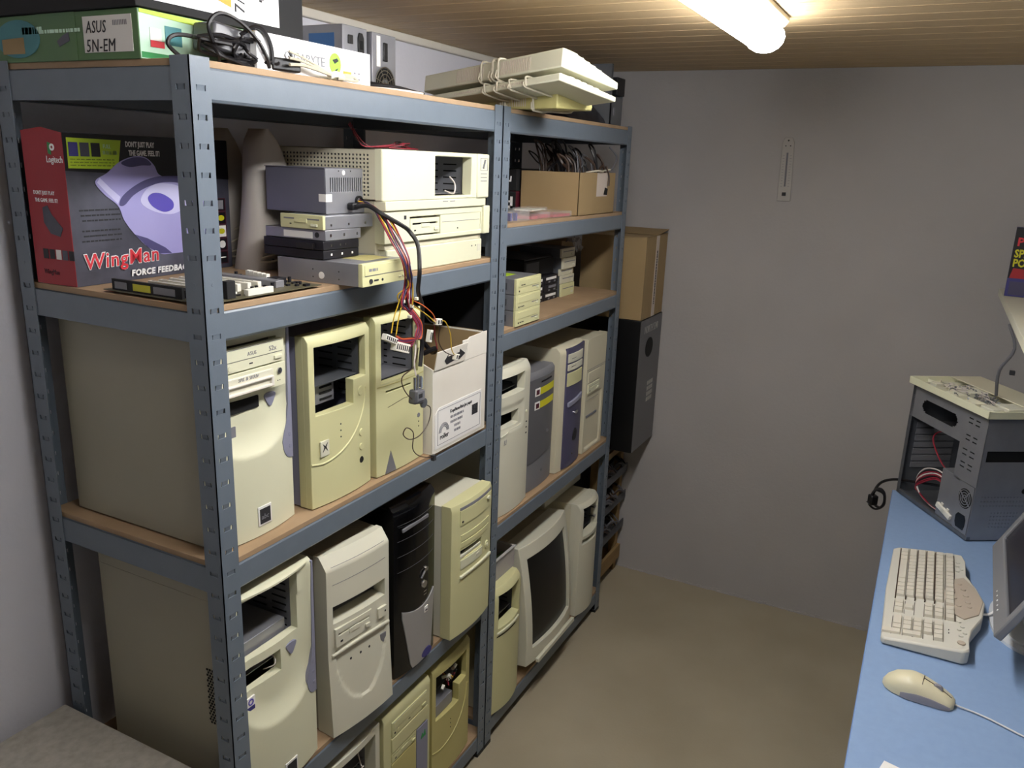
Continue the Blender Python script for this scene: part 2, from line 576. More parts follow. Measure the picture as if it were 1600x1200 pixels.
def cage(t, W, x0, x1, z0, z1, y=.03, d=.14, shelves=(), m='metalgray'):
    """steel drive cage behind an opening"""
    g = G()
    for xa in (x0-.002, x1+.0008):
        g.box(xa, xa+.0012, y, y+d, z0, z1)
    for zz in shelves:
        g.box(x0-.0008, x1+.0008, y+.004, y+d, zz, zz+.0014)
    o = g.obj('drive_cage', m, t)
    g = G()
    zz = z0+.008
    while zz < z1-.008:
        for xa in (x0-.0007, x1-.0001):
            g.box(xa, xa+.0009, y+.015, y+.05, zz, zz+.003)
            g.box(xa, xa+.0009, y+.065, y+.10, zz, zz+.003)
        zz += .0145
    g.obj('cage_slots', 'hole', o, kind='stuff', smooth=0)
    return o

def lines(t, m, segs, y, w=.0009, name='seam', f=None):
    g = G()
    for (xa, za, xb, zb) in segs:
        n = 10
        for i in range(n):
            u, v = i/n, (i+1)/n
            p = (xa+(xb-xa)*u, za+(zb-za)*u); q = (xa+(xb-xa)*v, za+(zb-za)*v)
            ya = y+(f(p[0], p[1]) if f else 0); yb = y+(f(q[0], q[1]) if f else 0)
            g.tube([(p[0], ya, p[1]), (q[0], yb, q[1])], w, n=4, sm=1)
    return g.obj(name, m, t, smooth=0)

def button(t, x, z, r, m, f, h=.002, y=0, name='button', n=18):
    yy = y+f(x, z)
    return G().cyl((x, yy+.001, z), r, -(h+.001), 'y', n, r2=r*.85).obj(name, m, t)

def floppy(t, x0, x1, z0, z1, y, m='cream', mirror=False, name='floppy_drive'):
    W = x1-x0; H = z1-z0
    o = G().plate([x0, x1], [z0, z1], y-.003, y+.006, holes=[(x0+.07*W, x1-.07*W, z0+.60*H, z0+.72*H)]).obj(name, m, t, bev=.0006)
    G().box(x0+.05*W, x1-.05*W, y+.0015, y+.004, z0+.55*H, z0+.78*H).obj('disk_slot', 'hole', o)
    G().box(x0+.36*W, x1-.36*W, y-.0045, y-.0015, z0+.42*H, z0+.66*H).obj('slot_thumb_notch', m, o, bev=.0005)
    G().box(x1-.2*W, x1-.07*W, y-.006, y-.002, z0+.18*H, z0+.38*H).obj('eject_button', m, o, bev=.0008)
    G().box(x0+.12*W, x0+.18*W, y-.0036, y-.002, z0+.2*H, z0+.3*H).obj('led', 'ink', o)
    return o

def cdrom(t, x0, x1, z0, z1, y, m='cream', name='optical_drive', txt=None, txt2=None, f=None):
    W = x1-x0; H = z1-z0
    o = G().plate([x0, x1], [z0, z1], y-.003, y+.006).obj(name, m, t, bev=.0007)
    tr = G().box(x0+.03*W, x1-.03*W, y-.0042, y-.001, z0+.45*H, z0+.93*H).obj('disc_tray', m, o, bev=.0006)
    lines(o, 'inkgray', [(x0+.03*W, z0+.44*H, x1-.03*W, z0+.44*H), (x0+.03*W, z0+.94*H, x1-.03*W, z0+.94*H)], y-.0032, .0005)
    G().box(x1-.17*W, x1-.05*W, y-.006, y-.002, z0+.14*H, z0+.3*H).obj('eject_button', m, o, bev=.0008)
    G().cyl((x0+.07*W, y-.0025, z0+.2*H), .0028, -.0012, 'y', 12).obj('headphone_jack', 'ink', o)
    G().cyl((x0+.17*W, y-.0025, z0+.2*H), .005, -.0015, 'y', 14).obj('volume_wheel', m, o)
    G().box(x0+.45*W, x0+.5*W, y-.0036, y-.002, z0+.2*H, z0+.25*H).obj('led', 'ink', o)
    if txt: text(txt, .009, x0+.42*W, y-.0044, z0+.58*H, o, 'inkgray')
    if txt2: text(txt2, .012, x0+.75*W, y-.0044, z0+.56*H, o, 'inkgray')
    return o

# --- the two look-alike towers with a scooped oval bezel
def oval_case(label, x, y, z, W, H, uz, ccx, hw, blob, holes, shield, vents=False, drives=True):
    D = .36
    t = case(label, x, y, z, W, H, D, 0, 'metalbeige', vents=vents)
    b = .012
    zt = uz+.098
    def sc(xx, zz):
        dx = abs(xx-ccx)/hw
        if zz < zt: v = (dx**2.4+((zt-zz)/.098)**2.4)**(1/2.4)
        else: v = dx
        d = (1-v)*.09
        if zz > uz+.22: d = min(d, .012+.3*max(0, 1-dx)*.09)
        if zz > H-.012: d = min(d, (H-.006-zz)*3)
        if d <= 0: return 0
        u = min(1, d/.045)
        return .018*u*(2-u)
    def f(xx, zz):
        e = 0
        zz2 = H-zz
        if zz2 < .012: e = .010*(1-zz2/.012)**2
        return bulge(W, b)(xx)+sc(xx, zz)+e
    G().plate([0, W], [0.002, H], 0, .024, holes=holes, f=f, step=.0042).plate([0, W], [.002, H], .0235, .03, holes=[(.004, W-.004, .006, H-.005)]).obj('front_bezel', 'cream', t, smooth=50)
    # side trim of blue-grey plastic down the right edge
    pts = [(W-.006, H-.004), (W+.0012, H-.004), (W+.0012, blob-.02), (W-.013, blob-.016), (W-.026, blob+.001), (W-.031, blob+.018),
           (W-.027, blob+.033), (W-.017, blob+.05), (W-.0095, blob+.08), (W-.007, blob+.13)]
    xs = frange(W-.031, W+.0012, 12)
    lo = interp([(W-.031, blob+.017), (W-.029, blob+.005), (W-.026, blob-.002), (W-.02, blob-.011), (W-.013, blob-.016), (W, blob-.019)])
    hi = interp([(W-.031, blob+.019), (W-.027, blob+.033), (W-.017, blob+.052), (W-.0095, blob+.085), (W-.0075, blob+.13), (W-.0062, H-.006), (W+.002, H-.006)])
    G().strip(xs, lo, hi, lambda xx: bulge(W, b)(min(xx, W))-.0012, .02).obj('side_trim', 'purplegray', t, smooth=50)
    for i, dz in enumerate((.005, .028, .05)):
        G().cyl((W-.008-.001*i, bulge(W, b)(W-.008)-.001, blob+dz), .0035, -.0015, 'y', 12).obj('button', 'purplegray', t)
    # shield-shaped power button
    sx, sz, s = shield
    sp = arcpts([(sx-s, sz+s*.7), (sx, sz+s*.95), (sx+s, sz+s*.7), (sx+s*.75, sz-s*.1), (sx, sz-s), (sx-s*.75, sz-s*.1)], 4)
    yy = f(sx, sz)
    G().prism(sp, yy-.003, yy+.004).obj('power_button', 'purplegray', t, bev=.0008)
    return t, f

t, f = oval_case('cream tower with blue-grey trim holding a compact disc drive, left end of the middle shelf', .032, .041, A3, .186, .388, .152, .088, .094, .137,
                 [(.012, .163, .308, .349), (.012, .163, .264, .3065), (.012, .115, .231, .253)], (.143, .238, .0135))
yy = -.009
cdrom(t, .0125, .1625, .3085, .3485, yy, 'cream', txt='ASUS', txt2='52x')
o = bx('drive_rack', 'cream', t, .0125, .1625, yy-.004, yy+.02, .2645, .306, .0008)
G().box(.014, .132, yy-.0065, yy-.002, .268, .300).obj('rack_tray', 'offwhite', o, bev=.002)
G().plate([.02, .128], [.270, .289], yy-.012, yy-.005, holes=[(.026, .122, .275, .285)]).obj('rack_handle', 'whitebox', o, bev=.0015)
text('SPiL & SKRIV', .0085, .050, yy-.0068, .2915, o, 'inkgray', shear=.2)
G().cyl((.147, yy-.0035, .292), .0055, -.003, 'y', 16).obj('key_lock', 'chrome', o)
G().cyl((.147, yy-.0062, .292), .0026, -.001, 'y', 10).obj('lock_core', 'ink', o)
text('\u2022 \u2022', .008, .142, yy-.0042, .272, o, 'ink')
bx('sticker', 'inkgray', t, .03, .041, yy-.0045, yy-.002, .2, .218)
G().box(.016, .113, .004, .02, .232, .252).obj('dark_bay', 'hole', t)
G().box(.082, .114, -.0135, -.010, .020, .056).obj('badge', 'paper', t, bev=.0005)
o = G().box(.0855, .1105, -.0142, -.0125, .0235, .0515).obj('badge_print', 'ink', t)
text('abc', .013, .0875, -.0146, .032, o, 'inkgray', shear=.2)

t, f = oval_case('cream blue-trimmed tower with two empty drive bays, below the one holding drives', .035, .006, A4, .186, .430, .146, .085, .094, .160,
                 [(.009, .150, .296, .415), (.009, .101, .235, .279)], (.129, .266, .0135), vents=True)
cage(t, .186, .014, .150, .225, .42, .02, .15, shelves=(.256, .29))
bx('drive_blank', 'metalgray', t, .014, .14, .03, .14, .292, .318, .001)
G().tube([(.08, .03, .24), (.09, .012, .25), (.096, .02, .262), (.085, .04, .27)], .0012).obj('wire', 'wirewhite', t)
yb_ = f(.022, .21)
o = G().box(.013, .034, yb_-.002, yb_+.003, .195, .222).obj('sticker', 'paper', t)
G().box(.0145, .0325, yb_-.0026, yb_, .196, .204).obj('sticker_print', 'indigo', o)
G().ring((.0235, yb_-.002, .213), .004, .0065, -.0008, 'y', 16).obj('sticker_print', 'violet', o)
o = bx('badge', 'paper', t, .082, .114, -.0135, -.010, .008, .044, .0005)
bx('badge_print', 'ink', o, .0855, .1105, -.0142, -.0125, .0115, .0395)

# --- yellowed towers with an arc ridge
def arc_case(label, x, y, z, W, H, m, cover, k=1.0, yaw=0):
    t = case(label, x, y, z, W, H, .36, yaw, cover)
    f0 = bulge(W, .008)
    def f(xx, zz):
        e = .008*(1-(H-zz)/.012)**2 if H-zz < .012 else 0
        return f0(xx)+e
    G().plate([0, W], [.002, H], 0, .013, holes=[(.014, .165, .235*k, .317*k), (.014, .121, .186*k, .236*k)], f=f, step=.012).plate([0, W], [.002, H], .0125, .03, holes=[(.004, W-.004, .006, H-.005)]).obj('front_bezel', m, t, smooth=50, bev=.0012)
    g = G()
    pts = []
    for xx, zz in [(.001, .092), (.03, .088), (.058, .092), (.085, .101), (.110, .115), (.132, .134), (.149, .157), (.160, .185), (.165, .21)]:
        pts.append((xx*W/.182, f(xx, zz*k)+.0003, zz*k))
    g.tube(pts, .0024, n=8).obj('arc_ridge', m, t, smooth=60)
    for zz in (.155, .142, .129):
        button(t, .079, zz*k, .0019, 'ink', f, .0005, name='led')
    return t, f
t, f = arc_case('yellowed tower with a large empty drive opening, second from left on the middle shelf', .249, .024, A3, .182, .338, 'yellowed', 'purplegray')
cage(t, .182, .018, .164, .186, .316, .016, .16, shelves=(.2335,), m='metaldim')
G().box(.018, .118, .04, .17, .188, .231).obj('drive_housing', 'metalgray', t, bev=.001)
g = G()
for i in range(3):
    for j in range(2):
        g.box(.025+j*.05, .06+j*.05, .0385, .0405, .195+i*.012, .199+i*.012)
g.obj('housing_slots', 'hole', t, kind='stuff', smooth=0)
button(t, .144, .207, .010, 'yellowed', f, .0022, name='power_button')
button(t, .145, .119, .0078, 'yellowed', f, .0022)
button(t, .145, .089, .0078, 'yellowed', f, .0022)
button(t, .145, .060, .0078, 'hole', f, .0006, name='button_hole')
o = G().box(.021, .045, -.0072, -.004, .103, .134).obj('badge', 'offwhite', t, bev=.0005)
G().prism([(.026, .112), (.033, .119), (.040, .112), (.036, .121), (.040, .129), (.033, .123), (.026, .129), (.030, .121)], -.0078, -.006).obj('badge_print', 'ink', o)

t, f = arc_case('dark yellow tower with arc ridge and white connectors in its opening, bottom shelf', .6615, .012, A5, .188, .344, 'yellowed2', 'yellowed2')
cage(t, .188, .018, .164, .186, .316, .03, .12, shelves=(.2335,))
bx('drive_housing', 'metalgray', t, .016, .105, .004, .15, .188, .222, .001)
g = G()
for i, (a, c, s) in enumerate([(.10, .262, .3), (.125, .28, 1.2), (.07, .25, .8), (.085, .275, 1.9)]):
    old = g.M; g.M = Matrix.Translation((a, .012, c)) @ rot('Y', s) @ rot('Z', s*.5)
    g.box(-.011, .011, -.004, .004, -.006, .006); g.M = old
g.obj('white_connector', 'slotwhite', t, bev=.001)
for i in range(5):
    G().tube([(.09+i*.008, .012, .265), (.08+i*.01, .0, .255+i*.006), (.1+i*.006, .02, .245), (.12, .05, .26)], .0012).obj('wire', ['wirered', 'wireblack', 'wireyellow'][i % 3], t)

# --- third yellowed tower (with the cable bundle hanging in front)
W, H = .176, .345
t = case('yellowed tower behind the hanging cables, third from left on the middle shelf', .444, .018, A3, W, H, .36, 0, 'metalbeige')
def f(xx, zz): return bulge(W, .006)(xx)+(.008*(1-(H-zz)/.014)**2 if H-zz < .014 else 0)
G().plate([0, W], [.002, H], 0, .013, holes=[(.016, .150, .206, .330), (.030, .118, .1825, .1865)], f=f, step=.01).plate([0, W], [.002, H], .0125, .03, holes=[(.004, W-.004, .006, H-.005)]).obj('front_bezel', 'yellowed', t, smooth=50, bev=.001)
cage(t, W, .018, .150, .203, .33, .016, .16, shelves=(.205,), m='metalgray')
bx('inner_panel', 'metalgray', t, .017, .151, .09, .093, .21, .33)
g = G()
for i in range(3):
    g.box(.10, .13, .0885, .0905, .225+i*.012, .230+i*.012)
g.obj('panel_slots', 'hole', t, smooth=0)
bx('slot_gap', 'hole', t, .028, .12, .003, .02, .18, .189)
lines(t, 'yellowed2', [(.004, .199, .172, .199)], 0, .0012, f=f)
lines(t, 'ink', [(.035, .150, .09, .158), (.09, .158, .165, .154)], 0, .0006, name='crease', f=f)
G().strip(frange(.026, .062, 8), lambda x: .003, interp([(.026, .004), (.044, .052), (.062, .004)]), lambda x: f(x, .02)-.0008, .004).obj('grey_triangle', 'graycase', t)
o = bx('sticker', 'blueprint', t, .140, .164, -.0052, -.001, .163, .189)
G().prism([(.140, .163), (.150, .163), (.156, .189), (.140, .189)], -.0056, -.004).obj('sticker_print', 'yellow', o)
button(t, .152, .103, .006, 'inkgray', f, .0012)
button(t, .153, .088, .002, 'ink', f, .0005, name='led')
button(t, .153, .077, .002, 'ink', f, .0005, name='led')

# --- white tower turned slightly (lower shelf)
W, H = .180, .405
t = case('light grey tower with floppy drive and shield-shaped tongue, second from left on the lower shelf', .261, .006, A4, W, H, .37, -.115, 'metalbeige')
def f(xx, zz):
    e = .020*((zz-(H-.026))/.026) if zz > H-.026 else 0
    tongue = 0
    hwid = .075*max(0, 1-((.192-zz)/.135)**2)**.5 if zz < .192 else 0
    if zz < .192 and abs(xx-.093) < hwid: tongue = .004
    low = -.010*max(0, 1-zz/.19)
    return bulge(W, .006)(xx)+e+tongue+low
G().plate([0, W], [.002, H], 0, .035, holes=[(.014, .165, .258, .297)], f=f, step=.0045).obj('front_bezel', 'offwhite', t, smooth=40)
cage(t, W, .016, .164, .255, .3, .03, .15, shelves=(.256,))
floppy(t, .015, .118, .205, .247, -.005, 'offwhite')
G().strip(frange(.008, .178, 20), lambda x: .184+.006*(1-((x-.093)/.085)**2), lambda x: .191+.006*(1-((x-.093)/.085)**2), lambda x: f(x, .2)-.004, .008).obj('tongue_lip', 'offwhite', t, smooth=50, bev=.002)
for xx in (.06, .088, .114): button(t, xx, .157, .0032, 'ink', f, .0005, name='led')
G().prism([(.150, .166), (.170, .166), (.168, .152), (.160, .143), (.152, .152)], f(.16, .15)-.0015, .0).obj('power_button', 'graycase', t, bev=.0006)
o = bx('led_panel', 'offwhite', t, .138, .164, -.0085, -.003, .212, .236, .0006)
bx('led', 'ink', o, .157, .1605, -.0092, -.008, .222, .226)
lines(t, 'inkgray', [(.014, .345, .166, .345), (.014, .383, .166, .383)], 0, .0006, f=f)

# --- black tower with silver tongue
W, H = .166, .43
t = case('glossy black tower with a silver lower front panel', .484, .004, A4, W, H, .37, 0, 'blackgloss', 'black')
f = lambda xx, zz: bulge(W, .012)(xx)+(.012*(1-(H-zz)/.02)**2 if H-zz < .02 else 0)
G().plate([0, W], [.002, H], 0, .03, f=f, step=.012).obj('front_bezel', 'blackgloss', t, smooth=50)
G().strip(frange(.022, .160, 20), interp([(.022, .150), (.03, .115), (.045, .04), (.052, .004), (.14, .004), (.15, .07), (.160, .155)]),
          lambda x: .150+.018*abs((x-.09)/.07)**2, lambda x: f(x, .1)-.0025, .006).obj('silver_panel', 'silverpanel', t, smooth=50, bev=.0006)
for i in range(4):
    lines(t, 'graydoor', [(.01, .27+i*.038, .156, .27+i*.038)], 0, .0006, name='bay_seam', f=f)
bx('bay_flap_rim', 'graycase', t, .018, .12, -.0135, -.009, .368, .376, .001)
button(t, .104, .203, .0105, 'chrome', f, .004, name='power_button', n=24)
button(t, .112, .240, .006, 'chrome', f, .005, name='reset_button')
G().tube([(.109, -.013, .240), (.098, -.015, .235), (.09, -.013, .225)], .0035).obj('chrome_wing', 'chrome', t)
for zz in (.172, .180): bx('usb_port', 'chrome', t, .104, .116, -.0118, -.009, zz, zz+.003)
bx('led', 'chrome', t, .098, .101, -.0125, -.009, .155, .158)
o = bx('badge', 'paper', t, .104, .118, -.0148, -.010, .126, .142, .001)
text('IDE', .006, .106, -.0152, .130, o, 'ink')
G().prism(ellipse(.115, .016, .022, .011), -.0145, -.008).obj('oval_sticker', 'indigo', t)

# --- yellowed mini tower leaning out, right of the black one
W, H = .198, .362
t = case('yellow-cream mini tower with pale metal cover, right of the black tower', .6835, -.024, A4, W, H, .38, 0, 'offwhite')
f = lambda xx, zz: bulge(W, .010)(xx)+(.004*(1-(H-zz)/.014)**2 if H-zz < .014 else 0)
G().plate([0, W], [.002, H], 0, .030, holes=[(.034, .135, .212, .236)], f=f, step=.011).obj('front_bezel', 'yellowed', t, smooth=50, bev=.001)
G().strip(frange(.03, .19, 14), lambda x: .345, lambda x: .352, lambda x: f(x, .3)-.0012, .004).obj('drive_top_line', 'inkgray', t, smooth=50)
o = G().strip(frange(.03, .19, 14), lambda x: .305, lambda x: .343, lambda x: f(x, .3)-.002, .004).obj('optical_drive', 'yellowed', t, smooth=50)
G().prism(ellipse(.166, .333, .009, .004), -.012, -.005).obj('eject_button', 'cream', o)
bx('headphone_jack', 'ink', o, .036, .041, -.010, -.004, .312, .316)
for a, b in ((.262, .278), (.244, .258)):
    G().strip(frange(.034, .176, 12), lambda x: a, lambda x: b, lambda x: f(x, .3)-.0018, .004).obj('bay_cover', 'yellowed', t, smooth=50, bev=.0006)
bx('disk_slot_dark', 'hole', t, .03, .14, .004, .02, .209, .24)
bx('floppy_face', 'offwhite', t, .034, .135, -.006, .004, .214, .221, .001)
o = G().strip(frange(.034, .135, 8), lambda x: .186, lambda x: .209, lambda x: f(x, .3)-.0018, .004).obj('floppy_drive', 'cream', t, smooth=50)
bx('eject_button', 'offwhite', o, .104, .118, -.0125, -.008, .196, .202, .0008)
button(t, .166, .200, .0115, 'yellowed', f, .003, name='power_button')
button(t, .166, .200, .005, 'cream', f, .0045, name='button_cap')
G().strip(frange(.032, .193, 16), lambda x: .160+.005*(1-((x-.11)/.08)**2)-.0, lambda x: .168+.003*(1-((x-.11)/.08)**2), lambda x: f(x, .3)-.005, .008).obj('front_lip', 'cream', t, smooth=50, bev=.0015)

# --- bottom shelf towers
W, H = .184, .344
t = case('cream tower with wide empty front opening, leftmost visible on the bottom shelf', .254, .012, A5, W, H, .36, 0, 'metalbeige')
f = lambda xx, zz: bulge(W, .006)(xx)
G().plate([0, W], [.002, H], 0, .03, holes=[(.014, .165, .20, .326)], f=f, step=.012).obj('front_bezel', 'offwhite', t, smooth=50, bev=.0015)
cage(t, W, .016, .164, .2, .33, .03, .14, shelves=(.245,))
G().tube([(.10, .02, .24), (.12, .0, .27), (.14, .02, .25), (.15, .04, .28)], .0015).obj('wire', 'wirewhite', t)

W, H = .196, .345
t = case('yellowed tower with full drive bay covers and a grey stripe, middle of the bottom shelf', .448, .008, A5, W, H, .36, 0, 'yellowed2')
G().plate([0, W], [.002, H], 0, .03, f=lambda x, z: .006*(1-(H-z)/.012)**2 if H-z < .012 else 0, step=.012).obj('front_bezel', 'yellowed', t, smooth=50, bev=.0015)
cdrom(t, .03, .178, .276, .316, -.0, 'yellowed')
G().box(.028, .180, -.004, .002, .234, .272).obj('bay_cover', 'yellowed', t, bev=.0008)
floppy(t, .028, .130, .206, .230, -.0, 'yellowed')
bx('grey_stripe', 'purplegray', t, .134, .182, -.0035, .001, .02, .226, .0008)
bx('lower_panel', 'yellowed2', t, .028, .130, -.0025, .001, .02, .200, .0008)
G().prism([(.150, .19), (.156, .205), (.162, .195), (.168, .208), (.172, .190)], -.0045, -.002).obj('logo', 'green', t)

# ------------------------------------------------------------------ far bay, fourth level: four towers
W, H = .188, .425
t = case('white tower with two dark open slots, leftmost on the far unit below the drives', .986, .018, B4, W, H, .38, 0, 'offwhite')
def f(xx, zz):
    step = .010 if (zz < .315 and zz > .245 and xx < .135) else 0
    return bulge(W, .010)(xx)+(.014*(1-(H-zz)/.03)**2 if H-zz < .03 else 0)+step*0.4
G().plate([0, W], [.002, H], 0, .017, holes=[(.008, .138, .350, .402), (.008, .108, .260, .300)], f=f, step=.008).plate([0, W], [.002, H], .0165, .035, holes=[(.004, W-.004, .006, H-.005)]).obj('front_bezel', 'offwhite', t, smooth=50, bev=.001)
cage(t, W, .006, .142, .25, .41, .02, .12, shelves=(.30, .355), m='metaldim')
lines(t, 'offwhite', [(.012, .238, .06, .247), (.06, .247, .125, .249)], 0, .003, name='lip', f=f)
for zz in (.245, .228, .211): bx('led', 'ink', t, .158, .165, f(.16, .2)-.0012, f(.16, .2)+.001, zz, zz+.003)
button(t, .159, .278, .005, 'cream', f, .002)
text('IU', .022, .014, -.0125, .216, t, 'inkgray', sx=.7)

W, H = .196, .372
t = case('dark grey tower with two yellow stickers on its door', 1.178, .032, B4, W, H, .38, 0, 'graycase', 'black')
def f(xx, zz): return bulge(W, .009)(xx)+(.008*(1-(H-zz)/.012)**2 if H-zz < .012 else 0)
G().plate([0, W], [.002, H], 0, .04, f=f, step=.010).obj('front_bezel', 'graycase', t, smooth=50)
o = G().strip(frange(.012, .186, 14), lambda x: .088+.02*(x/.186), lambda x: .352, lambda x: f(x, .2)-.003, .006).obj('door', 'graydoor', t, smooth=50, bev=.001)
for za in (.300, .258):
    G().strip(frange(.050, .180, 8), lambda x: za, lambda x: za+.021, lambda x: f(x, .2)-.0036, .002).obj('sticker', 'yellow', o, smooth=50)
    G().strip(frange(.044, .072, 4), lambda x: za-.001, lambda x: za+.023, lambda x: f(x, .2)-.0042, .002).obj('sticker_label', 'paper', o, smooth=50)
    G().strip(frange(.049, .067, 4), lambda x: za+.003, lambda x: za+.018, lambda x: f(x, .2)-.0046, .002).obj('sticker_print', 'maroon', o, smooth=50)
G().strip(frange(.08, .155, 5), lambda x: .336, lambda x: .341, lambda x: f(x, .2)-.0036, .002).obj('vent_slot', 'hole', o, smooth=50)
text('hp', .022, .125, f(.13, .2)-.0035, .165, o, 'graycase', shear=.2)
button(t, .186, .19, .004, 'chrome', f, .0015)
button(t, .11, .05, .005, 'graydoor', f, .0015)

W, H = .192, .412
t = case('beige tower with purple front, third on the far unit below the drives', 1.388, .022, B4, W, H, .38, 0, 'creamgray')
def f(xx, zz): return bulge(W, .012)(xx)+(.012*(1-(H-zz)/.016)**2 if H-zz < .016 else 0)
G().plate([0, W], [.002, H], 0, .03, f=f, step=.012).obj('front_bezel', 'creamgray', t, smooth=50)
o = G().strip(frange(.034, .184, 14), lambda x: .006+.0*x, lambda x: .408-.002*abs(x-.1), lambda x: f(x, .2)-.004, .008).obj('purple_panel', 'purplepanel', t, smooth=50, bev=.0015)
for i, (za, zb, m) in enumerate(((.362, .394, 'offwhite'), (.336, .360, 'offwhite'), (.285, .332, 'yellowed'))):
    o2 = G().strip(frange(.038, .150, 8), lambda x: za, lambda x: zb-.004, lambda x: f(x, .2)-.007, .006).obj('bay_cover', m, o, smooth=50, bev=.0008)
    if i < 2:
        lines(o2, 'ink', [(.055, za+.012, .09, za+.012)], f(.07, .2)-.0072, .0008)
G().strip(frange(.048, .16, 8), lambda x: .215+.1*(x-.05), lambda x: .230+.12*(x-.05), lambda x: f(x, .2)-.010, .008).obj('purple_lip', 'purplegray', o, smooth=50, bev=.002)
G().prism(ellipse(.112, .186, .014, .006), -.020, -.012).obj('chrome_badge', 'chrome', o)
G().prism(arcpts([(.098, .092), (.102, .118), (.118, .128), (.128, .112), (.12, .09)], 4), -.0185, -.012).obj('power_button', 'black', o, bev=.001)
button(t, .10, .045, .003, 'ink', f, .006, name='led')

W, H = .174, .405
t = case('plain beige tower with recessed lower panel, far right end of the far unit', 1.604, .016, B4, W, H, .38, 0, 'creamgray')
G().plate([0, W], [.002, H], 0, .03, f=lambda x, z: .005 if (.016 < x < .158 and z < .205 and z > .012) else 0, step=.008).obj('front_bezel', 'creamgray', t, smooth=30, bev=.0008)
lines(t, 'inkgray', [(.004, .298, .17, .298), (.012, .292, .162, .292), (.012, .25, .12, .25), (.012, .19, .12, .19)], -.0002, .0007)
G().box(.016, .12, -.003, .001, .252, .288).obj('bay_cover', 'creamgray', t, bev=.0008)
floppy(t, .018, .118, .214, .246, 0, 'cream')
G().box(.020, .12, .002, .006, .125, .132).obj('badge', 'inkgray', t)

# ------------------------------------------------------------------ bottom of the far bay
W, H = .164, .405
t = case('yellowed tower with open front bay, left of the tube monitor', .9665, .0, B5, W, H, .36, 0, 'creamgray')
def f(xx, zz): return bulge(W, .014)(xx)+(.016*(1-(H-zz)/.03)**2 if H-zz < .03 else 0)
G().plate([0, W], [.002, H], 0, .018, holes=[(.016, .142, .282, .386)], f=f, step=.009).plate([0, W], [.002, H], .0175, .035, holes=[(.004, W-.004, .006, H-.005)]).obj('front_bezel', 'yellowed', t, smooth=50, bev=.001)
cage(t, W, .014, .144, .27, .39, .02, .13, shelves=(.292,), m='metaldim')
bx('drive_blank', 'metaldim', t, .02, .123, .05, .15, .295, .318, .001)
G().strip(frange(.012, .138, 12), lambda x: .262+.004*(1-((x-.075)/.07)**2), lambda x: .270+.004*(1-((x-.075)/.07)**2), lambda x: f(x, .2)-.004, .008).obj('front_lip', 'cream', t, smooth=50, bev=.0015)
lines(t, 'hole', [(.012, .256, .11, .258)], -.0003, .0012, f=f)

# tube monitor, leaning slightly back
t = thing('tube_monitor', 'large beige tube monitor with black screen on the bottom shelf', 'monitor', (1.172, -.010, B5), 0, eul=(0, 0, 0))
W, H = .345, .40
base_z = .045
def mf(xx, zz):
    u = (xx-W/2)/(W/2); v = (zz-H/2)/(H/2)
    return -.022*(1-u*u)*(1)-.012*(1-v*v)
M = Matrix.Translation((0, 0, base_z)) @ rot('X', math.radians(-6))
def rw(x, y, z):
    return (x, y, z)
g = G(M); g.plate([0, W], [0, H], 0, .06, holes=[(.030, W-.030, .055, H-.045)], f=mf, step=.016)
g.obj('bezel', 'offwhite', t, smooth=50, bev=.002)
# glass with its own curvature
g = G(M); g.plate([.028, W-.028], [.053, H-.043], .006, .03, f=lambda x, z: -.018*(1-((x-W/2)/(W/2))**2)-.012*(1-((z-H/2)/(H/2))**2)+.004, step=.02)
g.obj('screen', 'crt', t, smooth=60)
g = G(M)
sec = [(.0, .0, W, 0, H), (.12, .012, W-.012, .01, H-.012), (.20, .05, W-.05, .04, H-.05), (.36, .10, W-.10, .08, H-.09)]
for (ya, xa, xb, za, zb), (yc, xc, xd, zc, zd) in zip(sec, sec[1:]):
    ya2 = max(ya, .055) if ya == 0 else ya
    V = [g.v(xa+.002, ya2, za+.002), g.v(xb-.002, ya2, za+.002), g.v(xb-.002, ya2, zb-.002), g.v(xa+.002, ya2, zb-.002),
         g.v(xc+.002, yc, zc+.002), g.v(xd-.002, yc, zc+.002), g.v(xd-.002, yc, zd-.002), g.v(xc+.002, yc, zd-.002)]
    for q in ((0, 1, 5, 4), (1, 2, 6, 5), (2, 3, 7, 6), (3, 0, 4, 7)): g.bm.faces.new([V[i] for i in q])
g.bm.faces.new([V[i] for i in (4, 5, 6, 7)])
g.obj('rear_housing', 'creamgray', t, bev=.004)
g = G(M)
g.box(.03, W-.03, -.032, -.02, .006, .020)
g.obj('control_flap', 'offwhite', t, bev=.002)
g = G(); g.lathe([(.12, 0), (.125, .008), (.118, .018), (.06, .024), (.055, .05)], (W/2, .17, 0), 28)
g.obj('swivel_base', 'creamgray', t, smooth=50)

# tower right of the monitor
W, H = .166, .435
t = case('grey-beige tower with open drive bays, right of the tube monitor', 1.592, .0, B5, W, H, .30, 0, 'creamgray')
def f(xx, zz): return bulge(W, .016)(xx)+(.016*(1-(H-zz)/.03)**2 if H-zz < .03 else 0)
G().plate([0, W], [.002, H], 0, .018, holes=[(.016, .150, .312, .418), (.016, .122, .280, .300)], f=f, step=.009).plate([0, W], [.002, H], .0175, .04, holes=[(.004, W-.004, .006, H-.005)]).obj('front_bezel', 'offwhite', t, smooth=50, bev=.001)
cage(t, W, .016, .150, .27, .42, .022, .13, shelves=(.31,), m='metaldim')
for zz in (.345, .38): G().box(.128, .143, -.002, .02, zz, zz+.006).obj('bay_clip', 'chrome', t, bev=.001)
